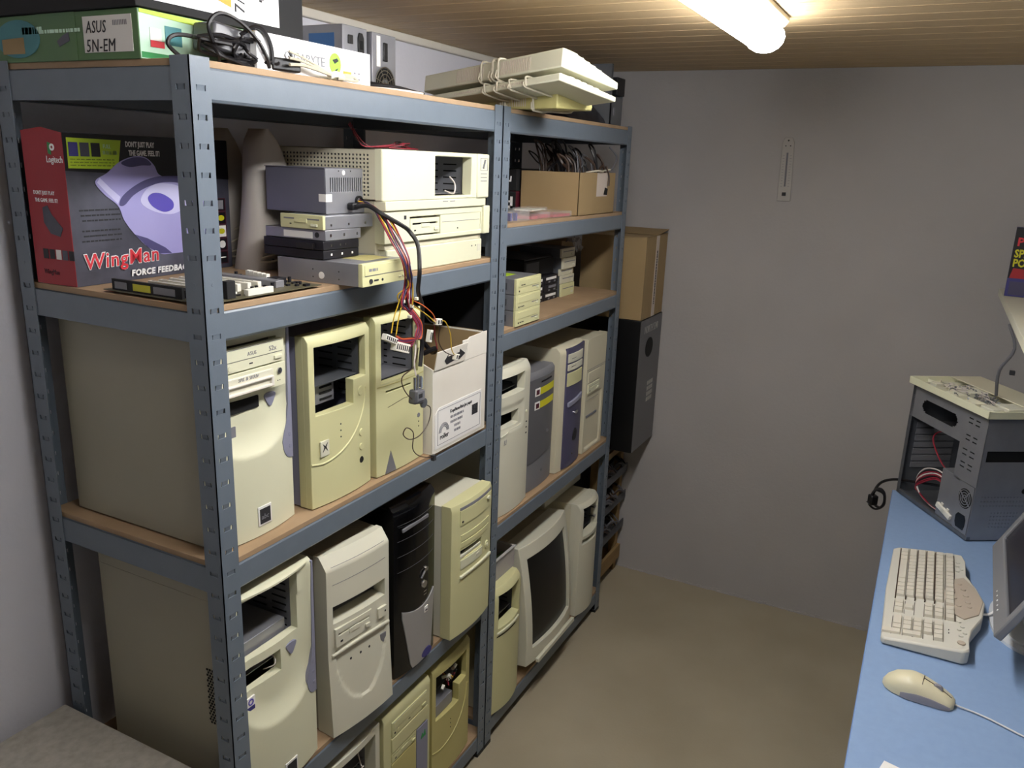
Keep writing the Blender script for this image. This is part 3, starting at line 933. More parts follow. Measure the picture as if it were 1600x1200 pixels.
# slim case lying on top of it, set back
t = thing('desktop_case', 'slim beige desktop case lying on top of the grey-beige tower', 'computer case', (1.50, .10, B5+.438))
bx('case_cover', 'creamgray', t, 0, .315, .012, .32, .0, .085, .002)
o = bx('front_bezel', 'offwhite', t, 0, .315, -.002, .012, .0, .085, .003)
bx('bay_cover', 'creamgray', t, .17, .30, -.004, .0, .03, .07, .001)
lines(t, 'inkgray', [(.17, .028, .30, .028)], -.003, .0007)

# clear tub with parts standing on the yellowed tower
t = thing('plastic_tub', 'translucent plastic tub holding green boards, on the yellowed tower beside the posts', 'tub', (.968, .03, B5+.406))
g = G()
g.box(0, .17, 0, .22, 0, .002)
for a in ((0, .17, -.001, .001), (0, .17, .219, .221)): g.box(a[0], a[1], a[2], a[3], .0, .062)
for a in (0, .169): g.box(a, a+.002, 0, .22, 0, .062)
g.obj('tub_wall', 'plasticbag', t, bev=.0008)
o = G().plate([-.004, .174], [-.004, .224], 0, .003, holes=[(.004, .166, .004, .216)]).obj('rim', 'foambox', t)
o.rotation_euler = (PI/2, 0, 0); o.location = (0, .22, .064)
bx('cardboard_card', 'offwhite', t, .006, .165, .006, .012, .004, .046)
for i in range(4):
    bx('circuit_card', 'greenbox', t, .012, .155, .03+i*.035, .034+i*.035, .004, .045-i*.002)

# ------------------------------------------------------------------ white carton with hanging flap
t = thing('carton', 'open white paper carton with a printed label, right end of the middle shelf', 'box', (.626, -.003, A3))
W, H, D = .244, .247, .20
g = G()
g.box(0, W, 0, D, 0, .003)
g.box(0, W, 0, .003, .003, H-.045)
g.box(.13, W, 0, .003, H-.045, H)
g.prism([(.003, .003), (D, .003), (D, H+.02), (.12, H), (.003, H-.044)], 0, .004, 'yz')
g.box(W-.004, W, .003, D, .003, H+.003)
g.box(0, W, D-.003, D, .003, H+.03)
g.prism([(.133, H-.05), (.150, H-.03), (.145, H-.005), (.160, H+.004), (W, H+.006), (W, H-.05)], -.0006, .002)
g.obj('carton_wall', 'whitebox', t, bev=.0008)
g = G(Matrix.Translation((0, -.0005, H-.047)) @ rot('X', .18))
g.box(.002, .135, -.0028, 0, 0, .045)
fl = g.obj('flap', 'whitebox', t, bev=.0008)
G(Matrix.Translation((0, -.0005, H-.047)) @ rot('X', .18)).prism([(.038, .018), (.05, .007), (.10, .014), (.10, .007), (.128, .020), (.10, .036), (.10, .028), (.05, .026), (.05, .032)], -.0036, -.002).obj('arrow_print', 'ink', fl)
bx('carton_inside', 'cardboard', t, .0045, W-.0045, .0035, .0045, .003, H-.05)
G().prism([(.005, .003), (D-.004, .003), (D-.004, H+.016), (.12, H-.004), (.005, H-.046)], .0045, .0055, 'yz').obj('carton_inside', 'cardboard', t)
bx('carton_inside', 'cardboard', t, .0045, W-.0045, D-.0045, D-.0035, .003, H+.028)
bx('carton_inside', 'cardboard', t, W-.0055, W-.0045, .005, D-.004, .003, H)
G().tube([(.05, .10, .20), (.08, .05, .23), (.12, .08, .21), (.15, .14, .225), (.10, .17, .2)], .006).obj('cable_inside', 'wireblack', t)
k_ = thing('dark_filler', 'flat black filler added to darken the gap behind the white paper carton', 'equipment case', (.628, .212, A3))  # black block added so the void behind the carton stays dark
bx('housing', 'blackmatte', k_, 0, .24, 0, .20, 0, .362, .003)
for i in range(6): bx('front_groove', 'black', k_, .01, .23, -.001, .001, .30-i*.03, .304-i*.03)
lb = G().prism([(.010, .010), (.222, .010), (.222, .108), (.026, .108), (.010, .094)], -.0012, 0).obj('label_sheet', 'paper', t)
G().plate([.020, .216], [.018, .102], -.0018, -.001, holes=[(.0208, .2152, .0188, .1012)]).obj('label_border', 'inkgray', lb)
text('Kopi/laser/Ink-Jet papir', .0115, .074, -.0016, .084, lb, 'ink', sx=.95, bold=.0001)
for i in range(4): dashes(lb, .076+(.018 if i > 1 else 0), -.0012, .070-i*.0125, (.06, .055, .03, .028)[i], .006, 'inkgray', seed=i+30)
text('roller', .017, .030, -.0016, .030, lb, 'ink', bold=.0002)
for r in (.012, .016, .020): G().ring((.047, -.0014, .046), r, r+.0018, -.0006, 'y', 14, 0, PI).obj('logo_arc', 'inkgray', lb)
g = G(); xx = .176
while xx < .204:
    wd = random.choice((.0006, .001, .0016)); g.box(xx, xx+wd, -.0018, -.001, .052, .078); xx += wd+.0011
g.obj('barcode', 'ink', lb, smooth=0)

# ------------------------------------------------------------------ second shelf, near bay
# big controller box
t = thing('software_box', 'big dark game controller box with red side and a lilac device picture', 'box', (.0105, .306, A2), math.radians(3))
W, H, D = .362, .249, .095
b0 = bx('carton', 'printdark', t, 0, W, 0, D, 0, H, .001)
b1 = bx('side_print', 'red', t, -.0008, 0, -.0003, D, 0.001, H-.001)
g = G()
g.prism([(-.001, H-.001), (D*.5, H+.007), (D, H+.001), (D, H-.001)], -.001, .0, 'yz')
g.obj('top_tuck_flap', 'red', t)
p = lambda pts, y, m, n='print', par=None: G().prism(pts, y-.0004, y+.0002).obj(n, m, par or t, smooth=0)
q = .0
band = p([(0, H-.060), (W, H-.075), (W, H-.001), (0, H-.001)], -.0003, 'printblack')
lp = p([(.006, .193), (.101, .192), (.111, .240), (.007, .241)], -.0008, 'lime', 'lime_panel')
for i in range(3): p([(.009+i*.021, .212), (.026+i*.021, .212), (.026+i*.021, .234), (.009+i*.021, .234)], -.0013, ['indigo', 'printdark', 'ink'][i], 'picture', lp)
text('FULL', .0095, .074, -.0013, .226, lp, 'greenlight', sx=.75)
dashes(lp, .073, -.0008, .216, .028, .006, 'greenlight', seed=4)
for i in range(3): dashes(lp, .010, -.0008, .2065-i*.0048, .085, .0016, 'ink', seed=i)
text("DON'T JUST PLAY", .0125, .120, -.0008, .230, t, 'paper', sx=.62, bold=.0004)
text('THE GAME. FEEL IT!', .0125, .126, -.0008, .2155, t, 'paper', sx=.62, bold=.0004)
# printed device picture
dev = p(arcpts([(.053, .172), (.078, .186), (.104, .204), (.135, .214), (.160, .213), (.178, .200), (.193, .181), (.25, .178), (.30, .14), (.31, .08), (.27, .045), (.204, .040), (.176, .042), (.150, .056), (.124, .080), (.104, .106), (.094, .131), (.068, .151)], 5), -.0009, 'lilac', 'device_print')
p(arcpts([(.097, .132), (.104, .146), (.128, .162), (.160, .175), (.20, .181), (.26, .176), (.30, .14), (.292, .135), (.25, .164), (.20, .170), (.160, .162), (.128, .148), (.108, .132)], 4), -.0013, 'lilacdark', 'shade_print', dev)
p([(.056, .170), (.070, .156), (.094, .134), (.100, .146), (.082, .160), (.062, .178)], -.0013, 'lilaclight', 'highlight_print', dev)
p(arcpts([(.108, .203), (.135, .2125), (.160, .211), (.172, .200), (.15, .199), (.125, .196)], 4), -.0013, 'lilacdark', 'shade_print', dev)
p(arcpts([(.143, .134), (.150, .152), (.172, .165), (.200, .168), (.235, .160), (.25, .13), (.215, .113), (.172, .118)], 5), -.0016, 'lilaclight', 'highlight_print', dev)
p(arcpts([(.158, .142), (.170, .151), (.192, .149), (.214, .136), (.213, .122), (.192, .117), (.168, .127)], 5), -.0020, 'violet', 'knob_print', dev)
p([(.124, .080), (.150, .056), (.176, .042), (.204, .041), (.19, .052), (.15, .072)], -.0013, 'lilacdark', 'shade_print', dev)
for i in range(7):
    if i != 3: dashes(t, .018+.002*(i % 3), -.0004, .124-i*.0085, .078, .0026, 'ink', seed=i+10)
wl = text('WingMan', .036, .016, -.0016, .028, t, 'white', sx=1.04, bold=.0015, shear=.1, name='title_outline', sp=1.1)
wl.rotation_euler = (0, -.02, 0)
w2 = text('WingMan', .036, .016, -.0024, .028, t, 'redprint', sx=1.04, bold=.0003, shear=.1, name='title_lettering', sp=1.1)
w2.rotation_euler = (0, -.02, 0)
w3 = text('FORCE FEEDBACK', .0150, .108, -.0030, .008, t, 'white', sx=1.05, shear=.15, bold=.0006, sp=1.1)
text('Logitech', .012, .298, -.0008, .206, t, 'inkgray', sx=.8)
G().ring((.318, -.0003, .226), .003, .006, -.0006, 'y', 16).obj('logo_print', 'inkgray', t)
for i, m in enumerate(('paper', 'yellow', 'paper', 'paper', 'paper')):
    zz = .113-i*.0260
    q1 = p([(.320, zz), (.349, zz), (.349, zz+.025), (.320, zz+.025)], -.0010, 'maroon', 'panel_print')
    p([(.3225, zz+.0015), (.3465, zz+.0015), (.3465, zz+.0235), (.3225, zz+.0235)], -.0014, 'paper' if i == 2 else 'printblack', 'panel_print', q1)
    if i in (0,): p([(.326, zz+.004), (.342, zz+.004), (.342, zz+.021), (.326, zz+.021)], -.0018, 'inkgray', 'icon_print', q1)
    else: p(ellipse(.3345, zz+.0125, .0085, .0055 if i < 3 else (.0075 if i == 3 else .0014), 14), -.0018, 'yellow' if i in (1, 2) else 'paper', 'icon_print', q1)
# prints on the red side (faces -x)
sp = lambda pts, x, m, n='print': G().prism(pts, x-.0004, x+.0002, 'yz').obj(n, m, b1, smooth=0)
text('Logitech', .015, -.0012, .040, H-.048, b1, 'white', face='-x', sx=.75)
G().ring((-.0008, .024, H-.024), .0025, .0055, -.0008, 'x', 16).obj('logo_print', 'white', b1)
sp([(.026, H-.018), (.034, H-.016), (.034, H-.034), (.027, H-.036)], -.0011, 'green', 'logo_print')
text("DON'T JUST PLAY", .009, -.0012, .080, H-.10, b1, 'white', face='-x', sx=.7)
text('THE GAME. FEEL IT!', .009, -.0012, .078, H-.112, b1, 'white', face='-x', sx=.7)
sp([(.062, .128), (.050, .132), (.042, .118), (.018, .096), (.026, .082), (.048, .086), (.062, .104)], -.0011, 'printdark', 'device_print')
for i, m in enumerate(('ink', 'ink', 'paper', 'printdark', 'ink')): sp([(.072-i*.0155, .044), (.060-i*.0155, .044), (.060-i*.0155, .060), (.072-i*.0155, .060)], -.0011, m, 'panel_print')
text('WingMan', .012, -.0012, .075, .018, b1, 'maroon', face='-x', sx=.8)

# two tall beige speakers behind
def speaker(label, x, y, rz, h=.275):
    t = thing('speaker', label, 'speaker', (x, y, A2), rz, 'tall beige speakers on the second shelf')
    n = 14
    prof = interp([(0, .060), (.04, .060), (.12, .056), (.2, .046), (.24, .036), (.262, .024), (.272, .008)])
    g = G(); rings = []
    for i in range(n+1):
        z = .272*i/n if i < n else .274
        hw = prof(min(z, .272)); dp = .045+.03*(1-z/.274)
        cy = .06-.02*math.sin(z/.274*PI)
        row = []
        for k in range(16):
            a = 2*PI*k/16
            cx = abs(math.cos(a))**.7*math.copysign(1, math.cos(a)); sy = abs(math.sin(a))**.7*math.copysign(1, math.sin(a))
            row.append(g.v(hw*cx, cy+dp*.6*sy, z))
        rings.append(row)
    for a, b in zip(rings, rings[1:]):
        for k in range(16): g.bm.faces.new((a[k], a[(k+1) % 16], b[(k+1) % 16], b[k]))
    g.bm.faces.new(rings[0][::-1]); g.bm.faces.new(rings[-1])
    g.obj('speaker_body', 'speaker', t, smooth=60)
    for i in range(4):
        pts = []
        for k in range(17):
            a = 2*PI*k/16
            pts.append((.053*math.cos(a), .052+.052*math.sin(a), .035+i*.012+.012*math.sin(a+i)+.012*math.cos(a)))
        G().tube(pts, .0022, n=5, sm=2).obj('wound_cable', 'wirebeige', t)
    G().cyl((-.02, .012, .02), .003, -.004, 'y', 10).obj('socket', 'ink', t)
    return t
speaker('tall rounded beige speaker in shadow, right beside the big controller box', .418, .330, .15)
speaker('tall rounded beige speaker behind the grey power supply', .402, .213, -.1)

# motherboard lying on the second shelf, around the near post
t = thing('motherboard', 'large motherboard with white slots lying at the near post in front of the controller box', 'circuit board', (.008, .005, A2))
W, D = .262, .232
bx('circuit_board', 'pcb', t, 0, W, 0, D, .004, .0056)
g = G()
for a in (.012, W-.012):
    for b in (.012, D-.012): g.cyl((a, b, 0), .002, .004, 'z', 6)
g.obj('standoff', 'chrome', t)
Z = .0056
o = bx('memory_module', 'blackmatte', t, .004, .009, .055, .215, Z, Z+.018)
for a, b, m in ((.18, .208, 'inkgray'), (.125, .165, 'yellow'), (.07, .118, 'inkgray')): bx('sticker', m, o, .0034, .004, a, b, Z+.003, Z+.014)
bx('memory_slot', 'blackmatte', t, .018, .024, .05, .215, Z, Z+.012, .0005)
bx('memory_slot', 'blackmatte', t, .030, .036, .05, .215, Z, Z+.012, .0005)
for i in range(6):
    a = .048+i*.021
    o = bx('expansion_slot', 'slotwhite', t, a, a+.0085, .055-.002*i, .185, Z, Z+.0125, .0006)
    bx('slot_gap', 'ink', o, a+.0037, a+.0048, .060, .180, Z+.0123, Z+.0128)
for i in range(5): bx('port_block', 'slotwhite', t, .205+.004*i, .214+.004*i, .075+i*.014, .085+i*.014, Z, Z+.017, .0008)
bx('port_block', 'hdd', t, .20, .222, .045, .070, Z, Z+.013, .0008)
bx('port_block', 'metalgray', t, .18, .20, .03, .20, Z, Z+.012, .0008)
bx('power_connector', 'slotwhite', t, .09, .147, .004, .012, Z, Z+.010, .0006)
bx('power_connector', 'slotwhite', t, .10, .142, .018, .024, Z, Z+.008, .0006)
bx('heat_sink', 'blackmatte', t, .048, .066, .006, .018, Z, Z+.028, .001)
bx('processor_socket', 'slotwhite', t, .042, .086, .024, .048, Z, Z+.006, .0006)
r = random.Random(5)
for i in range(46):
    a, b = (r.uniform(.185, W-.012), r.uniform(.005, D-.02)) if i % 3 else (r.uniform(.07, .24), r.uniform(.004, .045))
    s = r.choice((.004, .007, .011))
    if i % 5 == 0: G().cyl((a, b, Z), .003, .010, 'z', 8).obj('capacitor', 'hdd', t)
    else: bx('chip', 'hdd' if r.random() < .75 else 'slotwhite', t, a, a+s, b, b+s*.7, Z, Z+.002+.002*r.random())

# stack: optical drive, two hard disks, silver hard disk, floppy drive, power supply
t = thing('optical_drive', 'cream optical drive at the bottom of the drive stack under the power supply', 'disc drive', (.314, -.048, A2), 0.01)
bx('drive_body', 'metalgray', t, .001, .147, .006, .195, 0, .041, .0008)
bx('top_label', 'yellowed2', t, .055, .135, .03, .09, .0408, .0413)
o = bx('front_bezel', 'yellowed', t, 0, .148, -.004, .006, 0, .042, .001)
bx('disc_tray', 'yellowed', o, .006, .142, -.0052, -.002, .020, .039, .0006)
lines(o, 'inkgray', [(.006, .0195, .142, .0195)], -.0045, .0005)
G().cyl((.024, -.004, .009), .0045, -.002, 'y', 14).obj('volume_wheel', 'ink', o)
bx('led', 'ink', o, .034, .048, -.0046, -.003, .008, .011)
G().cyl((.060, -.004, .009), .0025, -.0012, 'y', 10).obj('headphone_jack', 'ink', o)
for a in (.112, .126): bx('button', 'cream', o, a, a+.008, -.0056, -.003, .008, .011, .0005)
dashes(o, .018, -.0052, .027, .026, .005, 'inkgray', seed=5)
G().cyl((.0012, .09, .014), .0065, -.0008, 'x', 16).obj('round_sticker', 'paper', t)
g = G()
for b in (.05, .11):
    for c in (.010, .024): g.cyl((.0012, b, c), .0014, -.0005, 'x', 8)
g.obj('screw_hole', 'ink', t)

def hdd(label, z, m, h=.024, x=.314, y=.036, L=.146, front=False):
    t = thing('hard_disk' if not front else 'floppy_drive', label, 'disk drive', (x, y, z), -.01)
    bx('drive_body', m, t, 0, .102 if not front else .10, 0, L, .0, h, .0012)
    return t
zc = A2+.0425
t = hdd('black hard disk lying directly on the cream optical drive', zc, 'hdd', .0165)
g = G()
for b in (.02, .05, .08): g.box(b, b+.004, -.0006, .0002, .006, .010)
g.obj('mount_hole', 'paper', t)
t2 = hdd('black hard disk, second up in the drive stack', zc+.017, 'hdd', .0165, .312, .034)
bx('jumper_block', 'wireblack', t2, -.006, .002, .02, .06, .002, .012)
for b in (.02, .045, .06): bx('mount_screw', 'chrome', t2, b, b+.004, -.0006, .0002, .006, .010)
t = hdd('silver hard disk beneath the beige floppy drive', zc+.034, 'metalgray', .0195, .316, .032)
bx('label_sheet', 'paper', t, -.0006, .0003, .03, .10, .003, .015)
for b in (.012, .05, .088): bx('mount_screw', 'chrome', t, b, b+.004, -.0008, .0002, .007, .012)
G().cyl((.0, .02, .010), .005, -.0008, 'x', 14).obj('round_print', 'ink', t)
t = thing('floppy_drive', 'beige floppy drive directly beneath the grey power supply', 'disk drive', (.312, .034, zc+.054), -.01)
bx('drive_body', 'metalgray', t, .006, .146, 0, .100, 0, .0245, .001)
o = bx('front_bezel', 'yellowed', t, -.001, .006, -.001, .101, 0, .0255, .001)
bx('disk_slot', 'inkgray', o, -.0016, 0, .008, .092, .0165, .019)
bx('eject_button', 'cream', o, -.004, 0, .012, .026, .005, .010, .0006)
bx('slot_thumb_notch', 'yellowed', o, -.003, 0, .036, .066, .011, .019, .0006)
bx('led', 'ink', o, -.0018, 0, .074, .078, .007, .009)
for b in (.02, .07, .12): bx('mount_screw', 'chrome', t, b, b+.004, -.0008, .0002, .006, .010)

PZ = zc+.0797
t = thing('power_supply', 'dark grey power supply on the drive stack with cables hanging from it', 'power supply', (.352, .060, PZ), -.03)
PH = .082
bx('housing', 'psugray', t, 0, .118, .0012, .15, 0, PH, .0012)
g = G()
holes = [(.012+i*.0062, .0145+i*.0062, .040, .066) for i in range(17)]
g.plate([0, .118], [0, PH], -.001, .0008, holes=holes)
g.obj('vented_face', 'metalgray', t, bev=.0004)
bx('vent_back', 'hole', t, .01, .112, .0008, .0014, .038, .068)
G().cyl((.050, -.001, .075), .0045, -.0005, 'y', 16).obj('round_sticker', 'paper', t)
for a in (.036, .07): G().cyl((a, -.001, .078), .0012, -.0005, 'y', 8).obj('screw_hole', 'ink', t)
bx('white_sticker', 'paper', t, -.0004, .016, -.0014, .0, .022, .036)
bx('white_sticker', 'paper', t, -.0008, .0, -.0014, .016, .022, .036)
G().box(-.0015, .119, .0, .151, PH, PH+.0012).obj('top_cover', 'psugray', t, bev=.0005)
G().ring((.092, -.001, .022), .0075, .0105, -.004, 'y', 18).obj('cable_grommet', 'black', t)
o = bx('power_inlet_plug', 'black', t, .058, .076, -.016, -.001, .006, .020, .003)
# hanging harness (belongs to the power supply): local = world - (.352,.060,PZ)
def wl_(pts): return [(x-.352, y-.060, z-PZ) for x, y, z in pts]
G().tube(wl_([(.420, .045, PZ+.012), (.425, .02, 1.582), (.43, -.01, 1.568), (.462, -.03, 1.548), (.484, -.035, 1.534), (.484, -.055, 1.508), (.466, -.072, 1.46), (.485, -.055, 1.42), (.520, -.04, 1.385), (.528, -.035, 1.35), (.528, -.035, 1.30), (.512, -.042, 1.258)]), .0044, n=8).obj('power_cord', 'wireblack', t)
rr = random.Random(11)
cols = ['wirered', 'wireviolet', 'wireyellow', 'wireblack', 'wireviolet', 'wireorange', 'wirered', 'wireblack', 'wirered', 'wirewhite', 'wireviolet', 'wireyellow', 'wireblack', 'wirered']
for i, c in enumerate(cols):
    j = lambda s: rr.uniform(-s, s)
    dx = (i-6.5)*.0022
    G().tube(wl_([(.444+j(.004), .056, PZ+.022+j(.003)), (.450+j(.003), .03, 1.578+j(.004)), (.440+dx, -.01+j(.004), 1.555+j(.006)), (.425+dx, -.045, 1.525+j(.004)),
                  (.425+dx*.8, -.068+j(.004), 1.488), (.434+dx*.6, -.068+j(.004), 1.458), (.450+dx*.7, -.058+j(.006), 1.434), (.446+dx*1.4, -.052+j(.008), 1.405+j(.01)), (.460+dx*.8, -.05+j(.006), 1.385)]), .0015, n=5).obj('wire', c, t)
for (x, z) in ((.434, 1.405), (.478, 1.405), (.462, 1.392), (.456, 1.372)):
    G().box(x-.352-.003, x-.352+.003, -.120, -.112, z-PZ-.003, z-PZ+.003).obj('cable_tie', 'offwhite', t, bev=.001)
# thick loop of the main connector
for i in range(9):
    c = ['wirered', 'wireviolet', 'wirered', 'wireblack', 'wirered', 'wireviolet', 'wirered', 'wireorange', 'wireblack'][i]
    d = (i-4)*.0022
    G().tube(wl_([(.460+d, -.048, 1.388), (.474+d, -.052, 1.374), (.490+d, -.056, 1.350), (.484+d, -.058, 1.330-d), (.460, -.058, 1.322+d), (.430, -.057, 1.326+d), (.410+d*.5, -.056, 1.334+d)]), .0016, n=5).obj('wire', c, t)
for pts, c in (([(.440, -.05, 1.42), (.424, -.052, 1.40), (.410, -.052, 1.375), (.402, -.052, 1.347)], 'wireyellow'),
               ([(.445, -.05, 1.41), (.432, -.052, 1.39), (.420, -.054, 1.365), (.414, -.054, 1.338)], 'wireyellow'),
               ([(.472, -.05, 1.402), (.505, -.052, 1.388), (.540, -.052, 1.366), (.556, -.05, 1.348)], 'wireorange'),
               ([(.466, -.05, 1.395), (.50, -.05, 1.378), (.535, -.05, 1.358), (.556, -.05, 1.342)], 'wireyellow'),
               ([(.470, -.05, 1.398), (.505, -.05, 1.376), (.535, -.05, 1.350), (.556, -.05, 1.344)], 'wireblack'),
               ([(.572, -.05, 1.346), (.592, -.05, 1.340), (.611, -.05, 1.312), (.617, -.05, 1.278), (.636, -.045, 1.26)], 'wireyellow'),
               ([(.572, -.05, 1.342), (.585, -.04, 1.325), (.590, -.035, 1.295), (.605, -.04, 1.272), (.634, -.045, 1.258)], 'wirebrown'),
               ([(.545, -.05, 1.355), (.565, -.04, 1.335), (.575, -.035, 1.31), (.585, -.035, 1.28)], 'wirered')):
    G().tube(wl_(pts), .0012, n=5).obj('wire', c, t)
def conn(x, y, z, w, h, d, ang, m='slotwhite'):
    M_ = Matrix.Translation(tuple(a-b for a, b in zip((x, y, z), (.352, .060, PZ)))) @ rot('Y', ang)
    o = G(M_).box(-w/2, w/2, -d/2, d/2, -h/2, h/2).obj('connector', m, t, bev=.0008)
    n = max(2, int(w/.006)); g = G(M_)
    for i in range(n): g.box(-w/2+(i+.25)*w/n, -w/2+(i+.75)*w/n, -d/2-.0006, -d/2+.001, -h*.3, h*.3)
    g.obj('pin_hole', 'ink', o, smooth=0)
conn(.392, -.056, 1.338, .038, .012, .012, .42)
conn(.426, -.056, 1.316, .046, .018, .014, .32)
conn(.564, -.05, 1.345, .018, .013, .01, .1)
conn(.536, -.048, 1.319, .010, .026, .01, .25)
conn(.642, -.046, 1.254, .014, .014, .01, .3)
G().tube(wl_([(.486, -.048, 1.35), (.484, -.05, 1.30), (.480, -.05, 1.27), (.486, -.05, 1.245)]), .0018, n=6).obj('wire', 'wirewhite', t)
# block with metal prongs hanging on the cord
px_, pz_ = .489, 1.203
o = G(Matrix.Translation((px_-.352, -.05-.06, pz_-PZ)) @ rot('Y', .12)).box(-.016, .016, -.010, .010, -.018, .012).obj('plug', 'graydoor', t, bev=.004)
for dx in (-.010, .0, .010): G().cyl((px_-.352+dx, -.112, pz_-PZ+.010), .0032, .034-abs(dx)*.5, 'z', 8).obj('plug_prong', 'chrome', o)
bx('plug_label', 'metalgray', o, px_-.352-.012, px_-.352+.012, -.1215, -.1195, pz_-PZ-.010, pz_-PZ+.009)
bx('label_print', 'ink', o, px_-.352-.009, px_-.352+.004, -.1220, -.1200, pz_-PZ-.004, pz_-PZ+.005)
G().cyl((.511-.352, -.110, 1.181-PZ), .0105, -.004, 'y', 18).obj('round_tag', 'metaldim', t)
# thin brown leads trailing to the shelf
G().tube(wl_([(.500, -.045, 1.30), (.482, -.048, 1.265), (.440, -.05, 1.252), (.443, -.05, 1.229), (.466, -.05, 1.203), (.500, -.05, 1.182), (.538, -.05, 1.164), (.531, -.05, 1.131), (.500, -.05, 1.112), (.465, -.05, 1.113), (.443, -.05, 1.130), (.455, -.05, 1.141), (.478, -.05, 1.123), (.476, -.05, 1.089), (.502, -.05, 1.065), (.552, -.05, 1.047)]), .0012, n=5).obj('lead', 'wirebrown', t)
bx('lead_end', 'ink', t, .548-.352, .557-.352, -.114, -.106, 1.040-PZ, 1.052-PZ)
G().tube([(-.0+.02, -.062, 1.047-PZ), (.08, -.070, 1.030-PZ), (.14, -.075, 1.035-PZ), (.185, -.085, 1.043-PZ)], .0010, n=5).obj('lead', 'wirebrown', t) if False else None

# desktop cases
t = thing('desktop_case', 'cream desktop case with perforated side and square opening, upper of the two stacked', 'computer case', (.458, .006, A2+.1462))
W, H, D = .404, .097, .36
g = G()
g.box(0, W, .02, D, H-.0015, H); g.box(W-.0015, W, .02, D, 0, H); g.box(0, W, .02, D, 0, .0015); g.box(0, W, D-.0015, D, 0, H)
sd = g.obj('case_cover', 'creamgray', t)
g = G(Matrix(((0, 1, 0, 0), (1, 0, 0, 0), (0, 0, 1, 0), (0, 0, 0, 1))))
hs = [(.035+i*.0088, .0395+i*.0088, .008+j*.0075, .0118+j*.0075) for i in range(26) for j in range(11)]
g.plate([.02, D], [0, H], 0, .0012, holes=hs)
g.obj('perforated_side', 'creamgray', t, smooth=0)
bx('inner_panel', 'metaldim', t, .008, .009, .03, D-.01, .004, H-.004)
f = lambda x, z: (.008*(1-x/.014)**2 if x < .014 else 0)
G().plate([0, W], [-.001, H], -.004, .022, holes=[(.178, .330, .006, .088)], f=f, step=.014).obj('front_bezel', 'cream', t, smooth=50, bev=.002)
G().box(.352, W, -.008, .0, -.001, H).obj('control_panel', 'cream', t, bev=.003)
o = G().plate([.362, .395], [.060, .088], -.0088, -.007, holes=[(.363, .394, .061, .087)]).obj('badge_frame', 'inkgray', t)
G().prism([(.372, .066), (.378, .064), (.386, .084), (.380, .085)], -.0092, -.007).obj('badge_print', 'graycase', t)
for zz in (.052, .044, .036): bx('vent_slot', 'inkgray', t, .364, .393, -.0084, -.007, zz, zz+.0018)
G().prism([(.332, .090), (.345, .088), (.345, .004), (.338, .008), (.332, .060)], .002, .018).obj('bay_bracket', 'creamgray', t)
cage(t, W, .178, .342, .004, .09, .03, .12, shelves=(.008,), m='metalgray')
bx('inner_wall', 'metalgray', t, .12, .36, .16, .162, .003, .092)
G().prism([(.182, .012), (.182, .032), (.192, .036), (.198, .014)], .03, .032).obj('paper_scrap', 'paper', t)
G().tube([(.27, .03, .015), (.275, .01, .01), (.283, .012, .03), (.29, .03, .045)], .0018).obj('wire', 'wirewhite', t)
bx('brand_plate', 'offwhite', t, .03, .06, -.0046, -.003, .048, .0492)

t = thing('desktop_case', 'cream desktop case with floppy drive, lower of the two stacked', 'computer case', (.462, .010, A2))
W, H, D = .400, .1455, .36
bx('case_cover', 'creamgray', t, 0, W, .02, D, 0, H, .001)
G().plate([0, W], [.062, .126], -.003, .022, holes=[(.088, .382, .072, .112)], step=.03).obj('front_bezel', 'cream', t, bev=.0015)
bx('bezel_top_band', 'cream', t, -.002, W-.006, -.008, .022, .1265, .1455, .002)
bx('bezel_base', 'cream', t, .012, W-.006, .000, .022, .0, .050, .003)
bx('bezel_recess', 'creamgray', t, .008, W-.006, .004, .022, .050, .062, .001)
bx('red_edge', 'red', t, W-.006, W-.001, .004, .02, .127, .144)
floppy(t, .092, .203, .0755, .108, .002, 'cream')
o = bx('bay_door', 'cream', t, .206, .380, -.002, .01, .068, .113, .001)
bx('door_line', 'inkgray', o, .212, .375, -.0026, -.001, .096, .0968)
bx('led', 'ink', o, .275, .279, -.0028, -.001, .079, .082)
bx('latch', 'ink', t, .066, .074, -.0036, -.001, .108, .116)
G().box(.385, .412, -.010, .008, .062, .1265).obj('hinged_flap', 'cream', t, bev=.002)
for xx in (.205, .235): bx('notch', 'inkgray', t, xx, xx+.02, -.0085, -.006, .140, .1415)
bx('sticker', 'offwhite', t, .372, .386, -.0006, .002, .022, .038)
for xx in (.345, .362): bx('led', 'ink', t, xx, xx+.003, -.0006, .002, .034, .037)

# thin red and black wires lying on the upper desktop case
t = thing('wire_bundle', 'tangle of thin red and black wires on the upper desktop case', 'wire', (.458, .006, A2+.1462+.098))
for i in range(6):
    j = lambda s: rr.uniform(-s, s)
    pts = [(.045+j(.01), .11, .050+j(.006)), (.050+j(.01), .10, .02), (.07+j(.01), .09, .004), (.11+j(.01), .08+j(.02), .003+abs(j(.006))), (.15+j(.01), .07+j(.02), .010+abs(j(.006))), (.19+j(.02), .08+j(.02), .012+abs(j(.004))), (.215, .09+j(.02), .006), (.19+j(.02), .06, .003), (.12+j(.03), .06+j(.01), .003)]
    if i % 2: pts = pts[2:]
    G().tube(pts, .0009, n=5).obj('wire', 'wirered' if i % 3 else 'wireblack', t)

